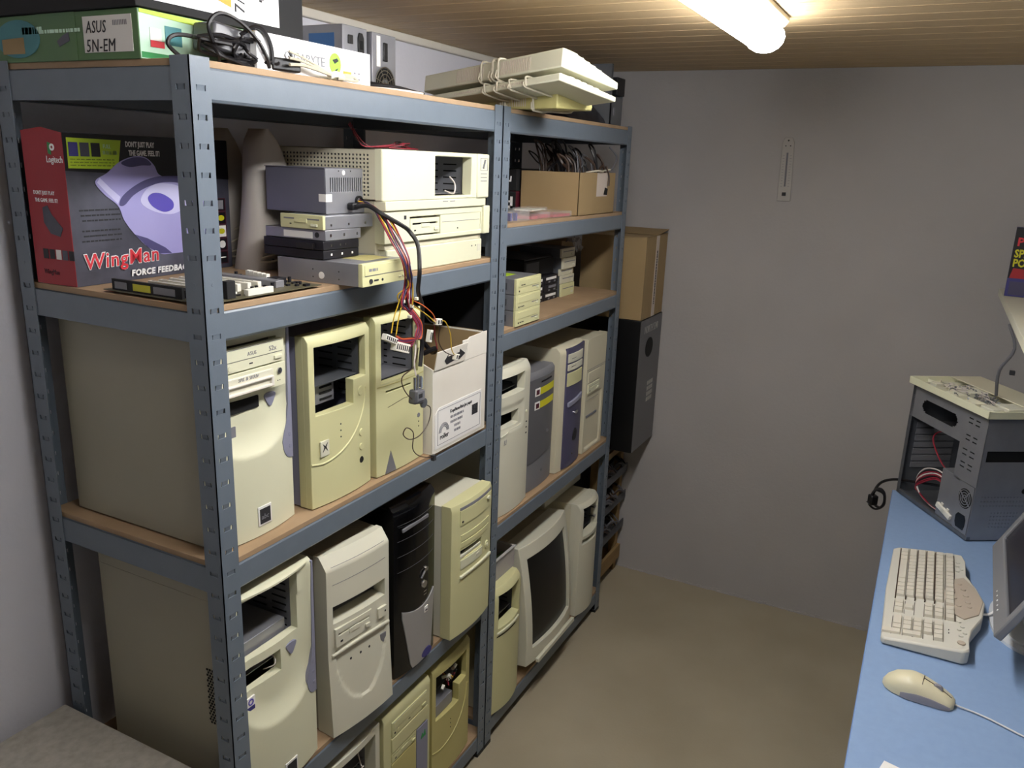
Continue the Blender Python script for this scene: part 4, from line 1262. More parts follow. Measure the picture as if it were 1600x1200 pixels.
# ------------------------------------------------------------------ top of the near unit
T0 = A1
t = thing('software_box', 'flat green motherboard carton with a handwritten white sticker on the top shelf', 'box', (.002, .098, T0), math.radians(0))
W, D, H = .30, .36, .068
bx('carton', 'greenbox', t, 0, W, 0, D, 0, H, .001)
bx('side_print', 'greenlight', t, .001, W, -.0008, 0, .001, H-.001)
P2 = lambda pts, x, m, n='print', par=None: G().prism(pts, x-.0004, x+.0002, 'yz').obj(n, m, par or t, smooth=0)
P2([(.030, .008), (.133, .008), (.133, .062), (.030, .062)][:0] or [(.012, .010), (.118, .010), (.118, .060), (.012, .060)], -.0006, 'paper', 'sticker')
text('ASUS', .024, -.0012, .112, .037, t, 'ink', face='-x', sx=.78, shear=.2, sp=1.06)
text('5N-EM', .025, -.0012, .114, .011, t, 'ink', face='-x', sx=.85, shear=.15, sp=1.08)
g = G()
for k in range(9): g.box(-.0011, -.0004, .022+k*.0035, .024+k*.0035, .046, .053)
g.obj('barcode', 'inkgray', t, smooth=0)
P2([(.135, .0), (.225, .0), (.225, .068), (.135, .068)], -.0006, 'greenbox', 'panel_print')
P2(ellipse(.275, .034, .055, .028, 24), -.0010, 'teal', 'oval_print')
P2([(.26, .012), (.315, .012), (.315, .034), (.26, .036)], -.0014, 'cardboard', 'tape')
dashes(t, -.0010, .262, .040, .05, .010, 'greenlight', face='-x', seed=7)
dashes(t, -.0010, .215, .040, .09, .005, 'greenlight', face='-x', seed=8)
P2([(.150, .028), (.175, .02), (.18, .028), (.165, .036), (.152, .04)], -.0012, 'printdark', 'picture_print')
p = lambda pts, y, m, n='print', par=None: G().prism(pts, y-.0004, y+.0002).obj(n, m, par or t, smooth=0)
p([(.002, .002), (.12, .002), (.12, .010), (.002, .010)], -.0014, 'green', 'stripe_print')
p([(.002, .062), (.29, .050), (.29, .066), (.002, .067)], -.0014, 'lime', 'stripe_print')
p([(.018, .020), (.038, .020), (.038, .044), (.018, .044)], -.0014, 'paper', 'picture_print')
p([(.018, .018), (.042, .018), (.042, .027), (.018, .027)], -.0018, 'redprint', 'picture_print')
p([(.045, .024), (.075, .024), (.075, .050), (.045, .050)], -.0014, 'teal', 'picture_print')

t = thing('software_box', 'black and white carton lying on the green motherboard carton', 'box', (-.004, .092, T0+.069), math.radians(0))
W, D, H = .345, .36, .085
bx('carton', 'blackmatte', t, 0, W, 0, D, 0, H, .001)
p = lambda pts, y, m, n='print', par=None: G().prism(pts, y-.0004, y+.0002).obj(n, m, par or t, smooth=0)
p([(.004, .012), (.285, .012), (.285, .084), (.004, .084)], -.0004, 'white', 'white_print')
p([(.12, .040), (.178, .026), (.178, .084), (.10, .084)], -.0009, 'orange', 'orange_print')
o = text('7/9', .030, .206, -.0012, .020, t, 'ink', sx=1.0, spin=PI/2)
for i in range(3): p([(.24+i*.012, .045+i*.01), (.246+i*.012, .045+i*.01), (.248+i*.012, .084), (.242+i*.012, .084)], -.0009, 'ink', 'stripe_print')
p([(.236, .048), (.25, .048), (.25, .06), (.236, .06)], -.0012, 'inkgray', 'icon_print')

t = thing('software_box', 'flat white carton with a bright green logo on the top shelf edge', 'box', (.16, .028, T0))
W, D, H = .289, .115, .058
bx('carton', 'white', t, 0, W, 0, D, 0, H, .001)
text('GIGABYTE', .0215, .060, -.0008, .022, t, 'graydoor', sx=1.0)
p(ellipse(.188, .030, .0155, .018, 20), -.0004, 'limebright', 'round_logo')
p([(.180, .036), (.192, .040), (.197, .036), (.186, .030)], -.0009, 'ink', 'logo_print')
p([(.186, .020), (.196, .024), (.190, .018)], -.0009, 'ink', 'logo_print')
p([(.210, .008), (.232, .008), (.232, .016), (.210, .016)], -.0004, 'indigo', 'picture_print')
p([(.210, .016), (.232, .016), (.232, .021), (.210, .021)], -.0004, 'orange', 'picture_print')
for a in (.240, .252):
    for c in (.009, .019): bx('icon_print', 'inkgray', t, a, a+.005, -.0006, 0, c, c+.003)

def psu_box(name, label, x, y, rz, w, d, h, lab):
    t = thing(name, label, 'power supply', (x, y, T0), rz)
    bx('housing', 'metalgray', t, 0, w, 0, d, 0, h, .0012)
    return t
t = psu_box('power_supply', 'silver power supply with blue label standing behind the white carton', .640, .245, 0, .086, .175, .149, 1)
p3 = lambda pts, x, m, n='print', par=None: G().prism(pts, x-.0004, x+.0002, 'yz').obj(n, m, par or t, smooth=0)
o = p3([(.022, .03), (.092, .03), (.092, .132), (.022, .132)], -.0005, 'blueprint', 'label')
text('COMP', .020, -.0012, .028, .03, o, 'ink', face='-x', spin=PI/2, sx=1)
dashes(o, -.0012, .06, .08, .02, .008, 'ink', face='-x', seed=9)
bx('switch', 'black', t, .018, .034, -.003, 0, .112, .130, .001)
G().prism([(.052, .095), (.056, .088), (.066, .088), (.072, .098), (.072, .128), (.066, .138), (.056, .138), (.052, .128)], -.0035, 0).obj('mains_socket', 'black', t, bev=.0008)
G().box(.057, .067, -.0042, -.003, .104, .122).obj('socket_pins', 'hole', t)
t = psu_box('power_supply', 'silver power supply with fan grille standing behind the white carton', .732, .235, 0, .090, .14, .146, 2)
bx('white_sticker', 'paper', t, .016, .030, -.0006, 0, .075, .140)
G().box(.040, .056, -.003, 0, .088, .128).obj('mains_socket', 'black', t, bev=.002)
G().cyl((.045, .0, .038), .036, -.0006, 'y', 28).obj('fan_opening', 'hole', t)
for rr_ in (.012, .021, .029, .036): G().ring((.045, -.0015, .038), rr_, rr_+.0022, -.0016, 'y', 28).obj('fan_grille', 'chrome', t)
for a in range(4):
    g = G(Matrix.Translation((.045, -.002, .038)) @ rot('Y', a*PI/4+.3)); g.box(-.036, .036, -.001, .001, -.001, .001); g.obj('fan_grille', 'chrome', t)
G().cyl((.045, -.0004, .038), .012, -.0012, 'y', 20).obj('fan_hub', 'metaldim', t)
t = thing('cable', 'flat black cable with a pale sleeve on the top shelf by the fan grille', 'cable', (.46, .05, T0))
G().tube([(.0, .02, .004), (.04, .0, .010), (.09, -.01, .010), (.13, -.02, .006), (.16, -.028, .003)], .0032).obj('cable', 'wireblack', t)
G().tube([(.02, .0, .003), (.06, -.015, .004), (.11, -.025, .004), (.15, -.032, .003)], .0024).obj('sleeve', 'wirewhite', t)
G().tube([(.0, .05, .006), (.05, .04, .016), (.10, .01, .012), (.15, -.01, .005)], .003).obj('cable', 'wireblack', t)

# notebook power adapter with tangled cables by the near post
t = thing('power_adapter', 'black power adapter in a tangle of black cables on the near corner', 'power adapter', (.075, .035, T0))
G(Matrix.Translation((.085, .030, .036)) @ rot('Y', .10) @ rot('Z', -.05)).box(-.068, .078, -.024, .024, -.020, .020).obj('adapter_body', 'graydoor', t, bev=.004)
rs = random.Random(21)
for i in range(9):
    pts = []
    cx, cz = rs.uniform(.01, .12), rs.uniform(.020, .030)
    rx, rz_ = rs.uniform(.03, .07), rs.uniform(.010, .020)
    for k in range(9):
        a = 2*PI*k/8
        pts.append((cx+rx*math.cos(a)+rs.uniform(-.008, .008), .0+rs.uniform(-.012, .018), max(.004, cz+rz_*math.sin(a)+rs.uniform(-.004, .004))))
    G().tube(pts, .0026, n=6).obj('cable', 'wireblack', t)
G().tube([(-.03, .03, .006), (-.052, .03, .022), (-.035, .028, .036), (.0, .0, .032), (.03, -.01, .03)], .003).obj('cable', 'wireblack', t)
G().tube([(.0, -.005, .03), (-.012, -.01, .052), (.01, -.01, .070), (.045, -.01, .066), (.08, -.012, .045), (.10, -.012, .022), (.11, -.008, .006)], .0030).obj('cable', 'wireblack', t)
G().tube([(.06, .0, .048), (.08, -.01, .062), (.10, -.012, .055), (.112, -.012, .035), (.115, -.01, .012)], .0036).obj('cable', 'wireblack', t)
G(Matrix.Translation((.145, -.006, .013)) @ rot('Z', -.2)).box(-.028, .028, -.009, .009, -.009, .011).obj('plug', 'black', t, bev=.003)
G().tube([(.15, .055, .03), (.17, .03, .035), (.168, .0, .02), (.15, -.01, .016)], .003).obj('cable', 'wireblack', t)
# pale thin cables in front of the white carton
t = thing('cable', 'pale braided cable lying in front of the white carton with the green logo', 'cable', (.225, .012, T0))
for k in range(3):
    G().tube([(-.01, .0, .034-k*.010), (.02, -.002, .028-k*.006), (.055, -.004, .018-k*.003), (.09, -.005, .008), (.13, -.004, .006+k*.003), (.15, -.004, .010), (.16, -.004, .005), (.14, -.006, .004), (.10, -.008, .004)], .0018+.0004*k).obj('cable', 'wirebeige', t)
G().tube([(.085, -.002, .006), (.10, -.004, .010), (.118, -.005, .006)], .006).obj('plug', 'offwhite', t)

# ------------------------------------------------------------------ stack of keyboards across both units
def kbd(label, org, eul, m, L=.46, Wd=.17, h0=.018, h1=.034, cable=True, wraps=(.17, .20, .212, .225)):
    """origin at the near-left bottom corner; long side along +x, short side along -y"""
    t = thing('keyboard', label, 'keyboard', org, 0, eul=eul)
    g = G()
    prof = [(0, 0), (0, h0), (-.05, h0+.004), (-Wd, h1-.006), (-Wd-.002, .004), (-Wd+.004, 0)] if False else [(0, 0), (0, h1), (-.035, h1), (-Wd, h0), (-Wd, 0)]
    g.prism(prof, 0, L, 'yz')
    g.obj('keyboard_body', m, t, bev=.003)
    g = G()
    for r_ in range(5):
        for c_ in range(22):
            x0 = .012+c_*.0198; y1 = -.045-r_*.022
            z = h1-(abs(y1)-.035)/(Wd-.035)*(h1-h0)
            if c_ in (15, 19) and False: continue
            g.box(x0, x0+.0165, y1-.018, y1, z-.004, z+.006, top=(.0015, -.0015, .001, -.003))
    g.obj('keycaps', m, t, kind='stuff')
    g = G()
    for k in range(17): g.box(.10+k*.006, .102+k*.006, -.0005, .001, .006, h1-.006)
    for k in range(17): g.box(.26+k*.006, .262+k*.006, -.0005, .001, .006, h1-.006)
    g.obj('rear_ribs', 'tape', t, kind='stuff', smooth=0)
    if cable:
        for k, xx in enumerate(wraps):
            e = .004; w0 = .004*math.sin(k*2.1)
            pts = [(xx, e, -e*.5), (xx+w0, e+.003, h1*.5), (xx+w0, e, h1+e*.5), (xx-w0, -.04, h1+e), (xx+w0*2, -Wd*.6, (h0+h1)/2+e+.008), (xx, -Wd-e, h0+e), (xx+w0, -Wd-e, -e*.5), (xx-w0, -Wd*.5, -e), (xx+.003, e*.5, -e), (xx+.004, e+.003, h1*.4)]
            G().tube(pts, .0026, n=6, sm=3).obj('wound_cable', 'wirebeige', t)
    return t
kbd('dark-yellowed keyboard at the bottom of the keyboard stack', (.985, -.112, 1.7985), (-.02, 0, 1.30), 'yellowed2', L=.42, Wd=.135, h1=.038, h0=.012, wraps=(.07, .16, .175))
kbd('cream keyboard in the middle of the keyboard stack', (.880, -.163, 1.8505), (.163, .076, 1.251), 'kbdcream', L=.49, Wd=.20, h1=.017, h0=.012, wraps=(.10, .15, .20, .24))
kbd('pale cream keyboard with wound cable, topmost of the keyboard stack', (.886, -.164, 1.879), (.163, .076, 1.251), 'kbdcream', L=.49, Wd=.20, h1=.042, h0=.016, wraps=(.20, .215, .225, .26))

# metal bracket standing at the far end of the top shelf, dark bag beside it
t = thing('metal_case_frame', 'tall grey metal case frame standing at the far end of the top shelf', 'metal frame', (1.70, .03, T0))
g = G()
g.box(0, .002, 0, .16, 0, .185); g.box(0, .11, .158, .16, 0, .13); g.box(0, .012, 0, .002, 0, .185); g.box(0, .11, 0, .002, 0, .09); g.box(.108, .11, 0, .16, 0, .12)
g.obj('sheet_metal', 'metaldim', t, bev=.0006)
bx('chrome_bracket', 'chrome', t, .012, .05, .004, .10, .115, .119)
bx('black_plate', 'black', t, .05, .12, -.002, .05, .095, .150, .002)
bx('slot_label', 'inkgray', t, .03, .045, -.0008, .0, .03, .055)
t = thing('plastic_bag', 'dark crumpled plastic bag beneath the keyboards at the far end of the top shelf', 'bag', (1.42, .03, T0))
g = G()
rb = random.Random(3)
for i in range(3):
    n, m_ = 14, 8
    rows = []
    for a in range(n):
        row = []
        for b in range(m_):
            th = PI*b/(m_-1)
            row.append(g.v(.36*a/(n-1), .11-.10*math.cos(th), max(0.0005, (.030+.022*i)*math.sin(th)*(.7+.5*rb.random())*math.sin(PI*(a+.6)/(n+.2))**.5)))
        rows.append(row)
    for a, b in zip(rows, rows[1:]):
        for k in range(m_-1): g.bm.faces.new((a[k], a[k+1], b[k+1], b[k]))
g.obj('bag_film', 'darkprint', t, smooth=70)

# ------------------------------------------------------------------ far unit, second level
t = thing('carton', 'brown cardboard box overflowing with dark cables on the far unit', 'box', (1.432, .008, B2))
W, D, H = .30, .195, .127
g = G()
g.box(0, W, 0, D, 0, .003); g.box(0, W, 0, .003, 0, H); g.box(0, W, D-.003, D, 0, H); g.box(0, .003, 0, D, 0, H); g.box(W-.003, W, 0, D, 0, H)
g.obj('carton_wall', 'cardboard', t, bev=.0006)
bx('tape_strip', 'tape', t, .14, .23, -.0006, 0, .055, H)
G().prism([(.20, .06), (.21, .082), (.235, .078), (.23, .058)], -.0012, -.0004).obj('tear', 'hole', t)
rc = random.Random(9)
for i in range(26):
    x0, y0 = rc.uniform(.02, W-.02), rc.uniform(.02, D-.02)
    m = ['wireblack', 'wireblack', 'wirebrown', 'wireblack', 'wiregray', 'wirebrown', 'wirebrown'][i % 7]
    top = rc.uniform(.17, .225)
    x1 = min(W+.03, max(0, x0+rc.uniform(-.08, .08)))
    G().tube([(x0, y0, .05), (x0+rc.uniform(-.02, .02), y0, H), ((x0+x1)/2+rc.uniform(-.03, .03), y0, (H+top)/2), (x1, y0+.02, top), (x1+rc.uniform(.0, .03), y0, top-.02), (x1+.02, y0-.01, H-.02)], rc.choice((.0022, .003, .004)), n=5).obj('cable', m, t)
bx('cable_fill', 'blackmatte', t, .004, W-.004, .004, D-.004, .003, H-.018)
G().tube([(.12, .03, H), (.135, -.004, H+.006), (.17, -.006, H+.004), (.21, .01, H+.006), (.25, .0, H+.01)], .0028).obj('cable', 'wirebeige', t)
G().tube([(.235, .01, H+.02), (.225, -.006, H-.01), (.222, -.008, H-.04)], .0028).obj('cable', 'wirebrown', t)
G().tube([(W-.02, .02, H+.08), (W+.0, .0, H+.05), (W-.03, .004, H+.01)], .0028).obj('cable', 'wiregray', t)

for i, (lb, s) in enumerate((('upper dark carton with white letters left of the cardboard box', 'msi'), ('lower dark carton with a white symbol left of the cardboard box', 'G'))):
    t = thing('software_box', lb, 'box', (1.412, .20, B2+(.066 if i == 0 else 0)))
    bx('carton', 'maroon' if i else 'blackmatte', t, 0, .30, .008, .22, 0, .064, .001)
    bx('dark_print', 'blackmatte', t, -.0008, 0, .008, .22, 0, .0635)
    if i == 0:
        o = text('msi', .034, -.0016, .022, .042, t, 'white', face='-x', sx=1.0, bold=.0008, spin=PI, shear=.1)
    else:
        P4 = lambda pts: G().prism(pts, -.0016, -.0006, 'yz').obj('symbol_print', 'white', t, smooth=0)
        P4([(.018, .012), (.046, .012), (.046, .048), (.038, .048), (.038, .020), (.018, .020)])
        P4([(.018, .012), (.026, .012), (.026, .048), (.018, .048)])
        P4([(.024, .030), (.032, .030), (.032, .036), (.024, .036)])
def clearcase(label, x, y, z, rz, w, d, h, red):
    t = thing('cassette_case', label, 'plastic case', (x, y, z), rz)
    bx('clear_case', 'clear', t, 0, w, 0, d, 0, h, .001)
    bx('insert', 'clearred' if red else 'offwhite', t, .004, w-.004, .004, d-.004, .002, h*.55)
    return t
clearcase('clear plastic case with red insert, in front of the cardboard box', 1.15, .022, B2, .05, .13, .09, .018, True)
clearcase('clear plastic case with red insert, farther along the shelf edge', 1.29, .022, B2, -.03, .12, .08, .017, True)
clearcase('empty clear plastic case lying on the red ones', 1.20, .045, B2+.0185, .1, .12, .06, .010, False)
t = thing('cassette_case', 'clear plastic case with dark clips beside the centre posts', 'plastic case', (1.02, .02, B2))
bx('clear_case', 'clear', t, 0, .11, 0, .08, 0, .030, .001)
for a in (.02, .05): bx('clip', 'indigo', t, a, a+.008, .01, .02, .002, .022)

# ------------------------------------------------------------------ far unit, third level
for i, (lb, z) in enumerate((('bottom cream optical drive of the three stacked by the centre posts', 0), ('middle cream optical drive of the three stacked by the centre posts', .0426), ('top cream optical drive of the three stacked by the centre posts', .0852))):
    t = thing('optical_drive', lb, 'disc drive', (1.0305, .004, B3+z), 0)
    bx('drive_body', 'metalgray', t, .001, .147, .004, .19, 0.0002, .041, .0008)
    bx('cutout', 'metaldim', t, .0004, .0012, .025, .055, .012, .030)
    o = bx('front_bezel', 'yellowed', t, 0, .148, -.004, .004, 0, .042, .001)
    bx('disc_tray', 'yellowed', o, .012, .138, -.0052, -.002, .019, .037, .0006)
    G().cyl((.016, -.004, .009), .0024, -.001, 'y', 10).obj('headphone_jack', 'ink', o)
    dashes(o, .024, -.0052 if i == 2 else -.004, .023 if i == 2 else .008, .024, .0025, 'ink', seed=i)
    dashes(o, .094, -.004, .013, .04, .0025, 'inkgray', seed=i+3)
    bx('eject_button', 'cream', o, .118, .132, -.0056, -.003, .008, .012, .0004)
    if i == 2: bx('top_sticker', 'lime', t, .03, .10, .05, .14, .041, .0415)
for lb, x0, x1, y0, n_ in (('narrow black ribbed filler added to darken the gap between centre posts and cream optical drives', .944, 1.026, .03, 8), ('wide black filler added to darken the space behind the cream optical drives', 1.03, 1.335, .205, 5)):
    t = thing('dark_filler', lb, 'equipment case', (x0, y0, B3))  # black blocks added to stand in for the dark void on this shelf
    bx('housing', 'blackmatte', t, 0, x1-x0, 0, .425-y0, 0, .195, .002)
    for i in range(n_): bx('front_groove', 'black', t, .003, x1-x0-.003, -.001, .001, .02+i*.175/n_, .023+i*.175/n_)
# dark drives in two columns
hd0 = None
for c in range(2):
    for r_ in range(3):
        lb = '%s dark hard disk of the %s column behind the optical drives' % (('lowest', 'middle', 'highest')[r_], ('left', 'right')[c])
        t = thing('hard_disk', lb, 'disk drive', (1.352+c*.104, .118, B3+r_*.0268), 0, 'hard disks on the far unit')
        bx('drive_body', 'hdd', t, 0, .101, 0, .146, 0, .026, .0012)
        bx('label_sheet', 'paper' if (r_ != 1 or c == 0) else 'inkgray', t, .012+.02*(r_ == 1), .088, -.0006, .0, .012, .020)
        for a in (.03, .07): bx('connector', 'metalgray', t, a, a+.012, -.001, 0, .003, .008)
t = thing('expansion_box', 'dark drive enclosure lying on the dark hard disks', 'drive enclosure', (1.345, .135, B3+.0806))
bx('housing', 'blackmatte', t, 0, .213, 0, .20, 0, .052, .003)
bx('front_plate', 'darkprint', t, .01, .10, -.001, 0, .01, .045, .001)
bx('lid', 'darkprint', t, .005, .208, .005, .195, .052, .058, .002)
for r_ in range(5):
    lb = ('beige floppy drive at the foot of the beige drive column', 'second beige drive of the column beside the dark disks', 'third beige drive of the column beside the dark disks', 'fourth beige drive of the column beside the dark disks', 'topmost drive of the column beside the dark disks')[r_]
    hh = (.042, .026, .022, .036, .030)[r_]; z0 = sum((.042, .026, .022, .036, .030)[:r_])+r_*.0003
    t = thing('disk_drive', lb, 'disk drive', (1.570+.004*(r_ % 2), .112+.004*(r_ % 3), B3+z0), 0)
    bx('drive_body', 'metaldim', t, 0, .104, .004, .15, 0, hh-.0004, .0008)
    o = bx('front_bezel', 'yellowed' if r_ < 1 else 'creamgray', t, -.001, .105, -.003, .004, 0, hh-.0004, .001)
    bx('disk_slot', 'inkgray', o, .01, .095, -.0036, -.002, hh*.6, hh*.6+.0025)
    bx('eject_button', 'offwhite', o, .078, .092, -.005, -.002, hh*.2, hh*.2+.005, .0005)
t = thing('carton', 'plain brown cardboard box with a crumpled plastic bag, right end of the drive shelf', 'box', (1.693, .17, B3))
bx('carton', 'cardboard', t, 0, .115, 0, .24, 0, .17, .001)
bx('closing_flap', 'cardboarddark', t, .002, .113, .002, .238, .17, .1712)
t = thing('plastic_bag', 'crumpled clear plastic bag on the brown box at the end of the drive shelf', 'bag', (1.715, .135, B3+.1355))
g = G(); rows = []
for a in range(9):
    rows.append([g.v(.085*a/8+rb.uniform(-.006, .006), .032*b/5+rb.uniform(-.006, .002), (.036 if b > 1 else .012*b)+rb.uniform(-.01, .012)) for b in range(6)])
for a, b in zip(rows, rows[1:]):
    for k in range(5): g.bm.faces.new((a[k], a[k+1], b[k+1], b[k]))
g.obj('bag_film', 'plasticbag', t, smooth=20)

# ------------------------------------------------------------------ corner behind the shelving: low wooden rack, black box, brown box
t = thing('storage_rack', 'low wooden rack with dark trays in the corner behind the shelving', 'rack', (1.90, .062, 0))
W, D = .295, .36
for a in (0, W-.03):
    for b in (0, D-.03): bx('upright', 'woodraw', t, a, a+.03, b, b+.03, 0, .60, .001)
for z, m in ((.06, 'woodraw'), (.60, 'woodraw')):
    for i in range(4): bx('slat', m, t, -.002, W+.002, i*.092, i*.092+.076, z, z+.018, .001)
bx('front_rail', 'woodraw', t, .0, W, -.014, -.001, .055, .115, .001)
bx('front_rail', 'woodraw', t, .0, W, -.012, -.001, .560, .585, .001)
for z in (.20, .33, .45):
    o = bx('tray', 'graytray', t, -.004, W+.004, -.016, D-.04, z, z+.006, .001)
    bx('tray_lip', 'graytray', o, -.004, W+.004, -.019, -.015, z, z+.035, .001)
for z in (.21, .335, .455):
    for i in range(7):
        x0 = rc.uniform(.01, .18)
        G().tube([(x0, .02, z+.004), (x0+.03, -.02, z+.05+rc.uniform(0, .02)), (x0+.08, -.024, z+.035), (x0+.10, .02, z+.06), (x0+.12, .05, z+.02)], rc.choice((.003, .004, .005)), n=5).obj('cable', rc.choice(('wiregray', 'wireblack', 'wirebrown')), t)
t = thing('carton', 'tall black speaker carton with an oval hand hole, in the corner', 'box', (1.952, -.047, .6185))
W, D, H = .255, .30, .51
bx('carton', 'black', t, 0, W, 0, D, 0, H, .001)
o = bx('lit_front', 'graydoor', t, .001, W-.001, -.0008, 0, .001, H-.001)  # grey sheet puts the lit tone of this side into its colour
G().prism([(x, z) for x, z in ellipse(.115, .395, .045, .038)], -.0016, -.0006).obj('hand_hole', 'hole', t)
text('NORTH 5340', .040, .045, -.0014, .455, o, 'foambox', sx=.7)
for a in range(3):
    for b in range(4): bx('label_print', 'foambox', o, .13+a*.024, .148+a*.024, -.0016, -.0008, .175+b*.022, .190+b*.022)
t = thing('carton', 'brown cardboard box taped shut on top of the tall black carton', 'box', (1.955, -.044, .6185+.5115))
W, D, H = .25, .25, .30
bx('carton', 'cardboard', t, 0, W, 0, D, 0, H, .001)
bx('tape_strip', 'tape', t, .115, .150, -.0008, 0, 0, H)
dashes(t, .128, -.0010, .045, .20, .009, 'ink', face='up', seed=3)
o = G(Matrix.Translation((0, 0, H)) @ rot('X', -.06)).box(.0, W, -.002, D*.6, .0005, .002).obj('top_flap', 'cardboard', t)
G(Matrix.Translation((.125, 0, H+.002)) @ rot('Y', -.10)).box(.0, W*.52, -.002, D, .0, .0015).obj('top_flap', 'cardboard', t)

# ------------------------------------------------------------------ thermometer on the back wall
t = thing('thermometer', 'pale wall thermometer with a black square foot on the back wall', 'thermometer', (XB, -.4515, 1.573), 0, eul=(-.03, 0, 0))
G().prism([(-.023, 0), (.023, 0), (.020, .20), (.012, .216), (-.012, .216), (-.020, .20)], -.006, -.0005, 'yz').obj('backing_plate', 'foambox', t, bev=.001)
G().tube([(-.008, 0, .05), (-.008, 0, .165)], .0028, n=6).obj('glass_tube', 'inkgray', t)
bx('bulb_cover', 'ink', t, -.009, -.006, -.006, .007, .018, .030)
g = G()
for i in range(12):
    for s in (-1, 1): g.box(-.0066, -.0058, s*.012-.003, s*.012+.003, .05+i*.0095, .0512+i*.0095)
g.obj('scale_mark', 'inkgray', t, smooth=0)
for s in (-.008, .008): G().cyl((-.0058, s, .188), .0022, -.001, 'x', 8).obj('screw', 'ink', t)
G().cyl((-.0058, 0, .206), .003, -.002, 'x', 8).obj('nail', 'ink', t)

# ------------------------------------------------------------------ low table in the near left corner
t = thing('low_table', 'grey low table in the near left corner against the shelving', 'table', (-.85, .058, 0))
bx('tabletop', 'tabletop', t, 0, .843, -.55, .40, .563, .590, .002)
for a in (.03, .79):
    for b in (-.52, .35): bx('leg', 'tabletop', t, a, a+.03, b, b+.03, 0, .563, .001)

# ------------------------------------------------------------------ desk
DZ = .75
t = thing('desk', 'long blue desk along the right wall', 'desk', (.25, YR+.003, 0))
DW = -.953-(YR+.003); DL = 1.738-.25
bx('desktop', 'desk', t, -.5, DL, 0, DW, DZ-.028, DZ, .0015)
bx('front_edge', 'deskedge', t, -.5, DL, DW, DW+.0015, DZ-.027, DZ-.001)
for a in (-.46, .7, DL-.06):
    for b in (.03, DW-.09): bx('leg', 'tft', t, a, a+.04, b, b+.04, 0, DZ-.028, .001)
bx('rail', 'tft', t, -.46, DL-.02, .03, .05, DZ-.09, DZ-.028)

# keyboard on the desk
KX, KY = .799, -.977
t = thing('keyboard', 'grey-white multimedia keyboard lying on the blue desk', 'keyboard', (KX, KY, DZ), 0)
# local: long side along +x (0.47), depth along -y
L, Wd = .474, .165
out = [(.0, -.004), (.008, 0.0), (.24, .004), (.462, 0), (.474, -.012), (.476, -.075), (.474, -.150), (.440, -.158), (.36, -.158), (.30, -.178), (.235, -.192), (.16, -.185), (.09, -.163), (.05, -.158), (.01, -.158), (.0, -.148)]
zt = lambda y: .016+.016*min(1, (-y)/.13)
g = G()
A = [g.v(x, y, 0.002) for x, y in out]; B = [g.v(x, y, zt(y)) for x, y in out]
g.bm.faces.new(A[::-1])
cc = g.v(.24, -.08, zt(-.08))
n = len(out)
for i in range(n):
    g.bm.faces.new((A[i], A[(i+1) % n], B[(i+1) % n], B[i])); g.bm.faces.new((B[i], B[(i+1) % n], cc))
g.obj('keyboard_body', 'kbdbase', t, bev=.004, smooth=30)
px = [(.135, -.150), (.150, -.130), (.19, -.116), (.24, -.112), (.29, -.118), (.325, -.135), (.34, -.152), (.30, -.172), (.235, -.188), (.17, -.178)]
g = G(); A = [g.v(x, y, zt(y)-.001) for x, y in px]; B = [g.v(x, y, zt(y)+.0016) for x, y in px]
g.bm.faces.new(A[::-1]); g.bm.faces.new(B)
for i in range(len(px)): g.bm.faces.new((A[i], A[(i+1) % len(px)], B[(i+1) % len(px)], B[i]))
pn = g.obj('button_panel', 'keypanel', t, bev=.0008)
for bx_, by_ in ((.30, -.142), (.275, -.150), (.255, -.128), (.245, -.155), (.225, -.132), (.215, -.158), (.19, -.140), (.195, -.160)):
    G().cyl((bx_, by_, zt(by_)+.001), .0058, .0022, 'z', 14, r2=.005).obj('media_button', 'keypanel', pn, bev=.0005)
for bx_, by_ in ((.40, -.140), (.385, -.148), (.372, -.140), (.42, -.141), (.06, -.143), (.075, -.150), (.085, -.140), (.10, -.146), (.12, -.140)):
    G().cyl((bx_, by_, zt(by_)-.0005), .0045, .0018, 'z', 12, r2=.004).obj('media_button', 'kbdbase', t)
G().cyl((.03, -.143, zt(-.143)-.0005), .0075, .003, 'z', 16).obj('volume_knob', 'keypanel', t, bev=.0006)
# key wells and caps
km = {}
def key(x, y, w, d, n='keycap'):
    k_ = (round(w, 4), round(d, 4))
    if k_ not in km:
        g = G(); g.box(0, w, 0, d, 0, .0085, top=(.0012, -.0012, .0012, -.0012))
        o = g.obj(n, 'key', t, bev=.0006)
        km[k_] = o
    else:
        o = km[k_].copy(); COL.objects.link(o)
    o.location = (x, y, zt(y+d/2)-.0015); o.rotation_euler = (-.12, 0, 0)
xr = .458; pit = .0190
def row(y, ws, x=None, n=None):
    x = xr if x is None else x
    for w_ in ws:
        if w_ < 0: x += w_*pit; continue
        x -= w_*pit
        key(x+.0003, y-.0170, w_*pit-.0006, .0172)
    return x
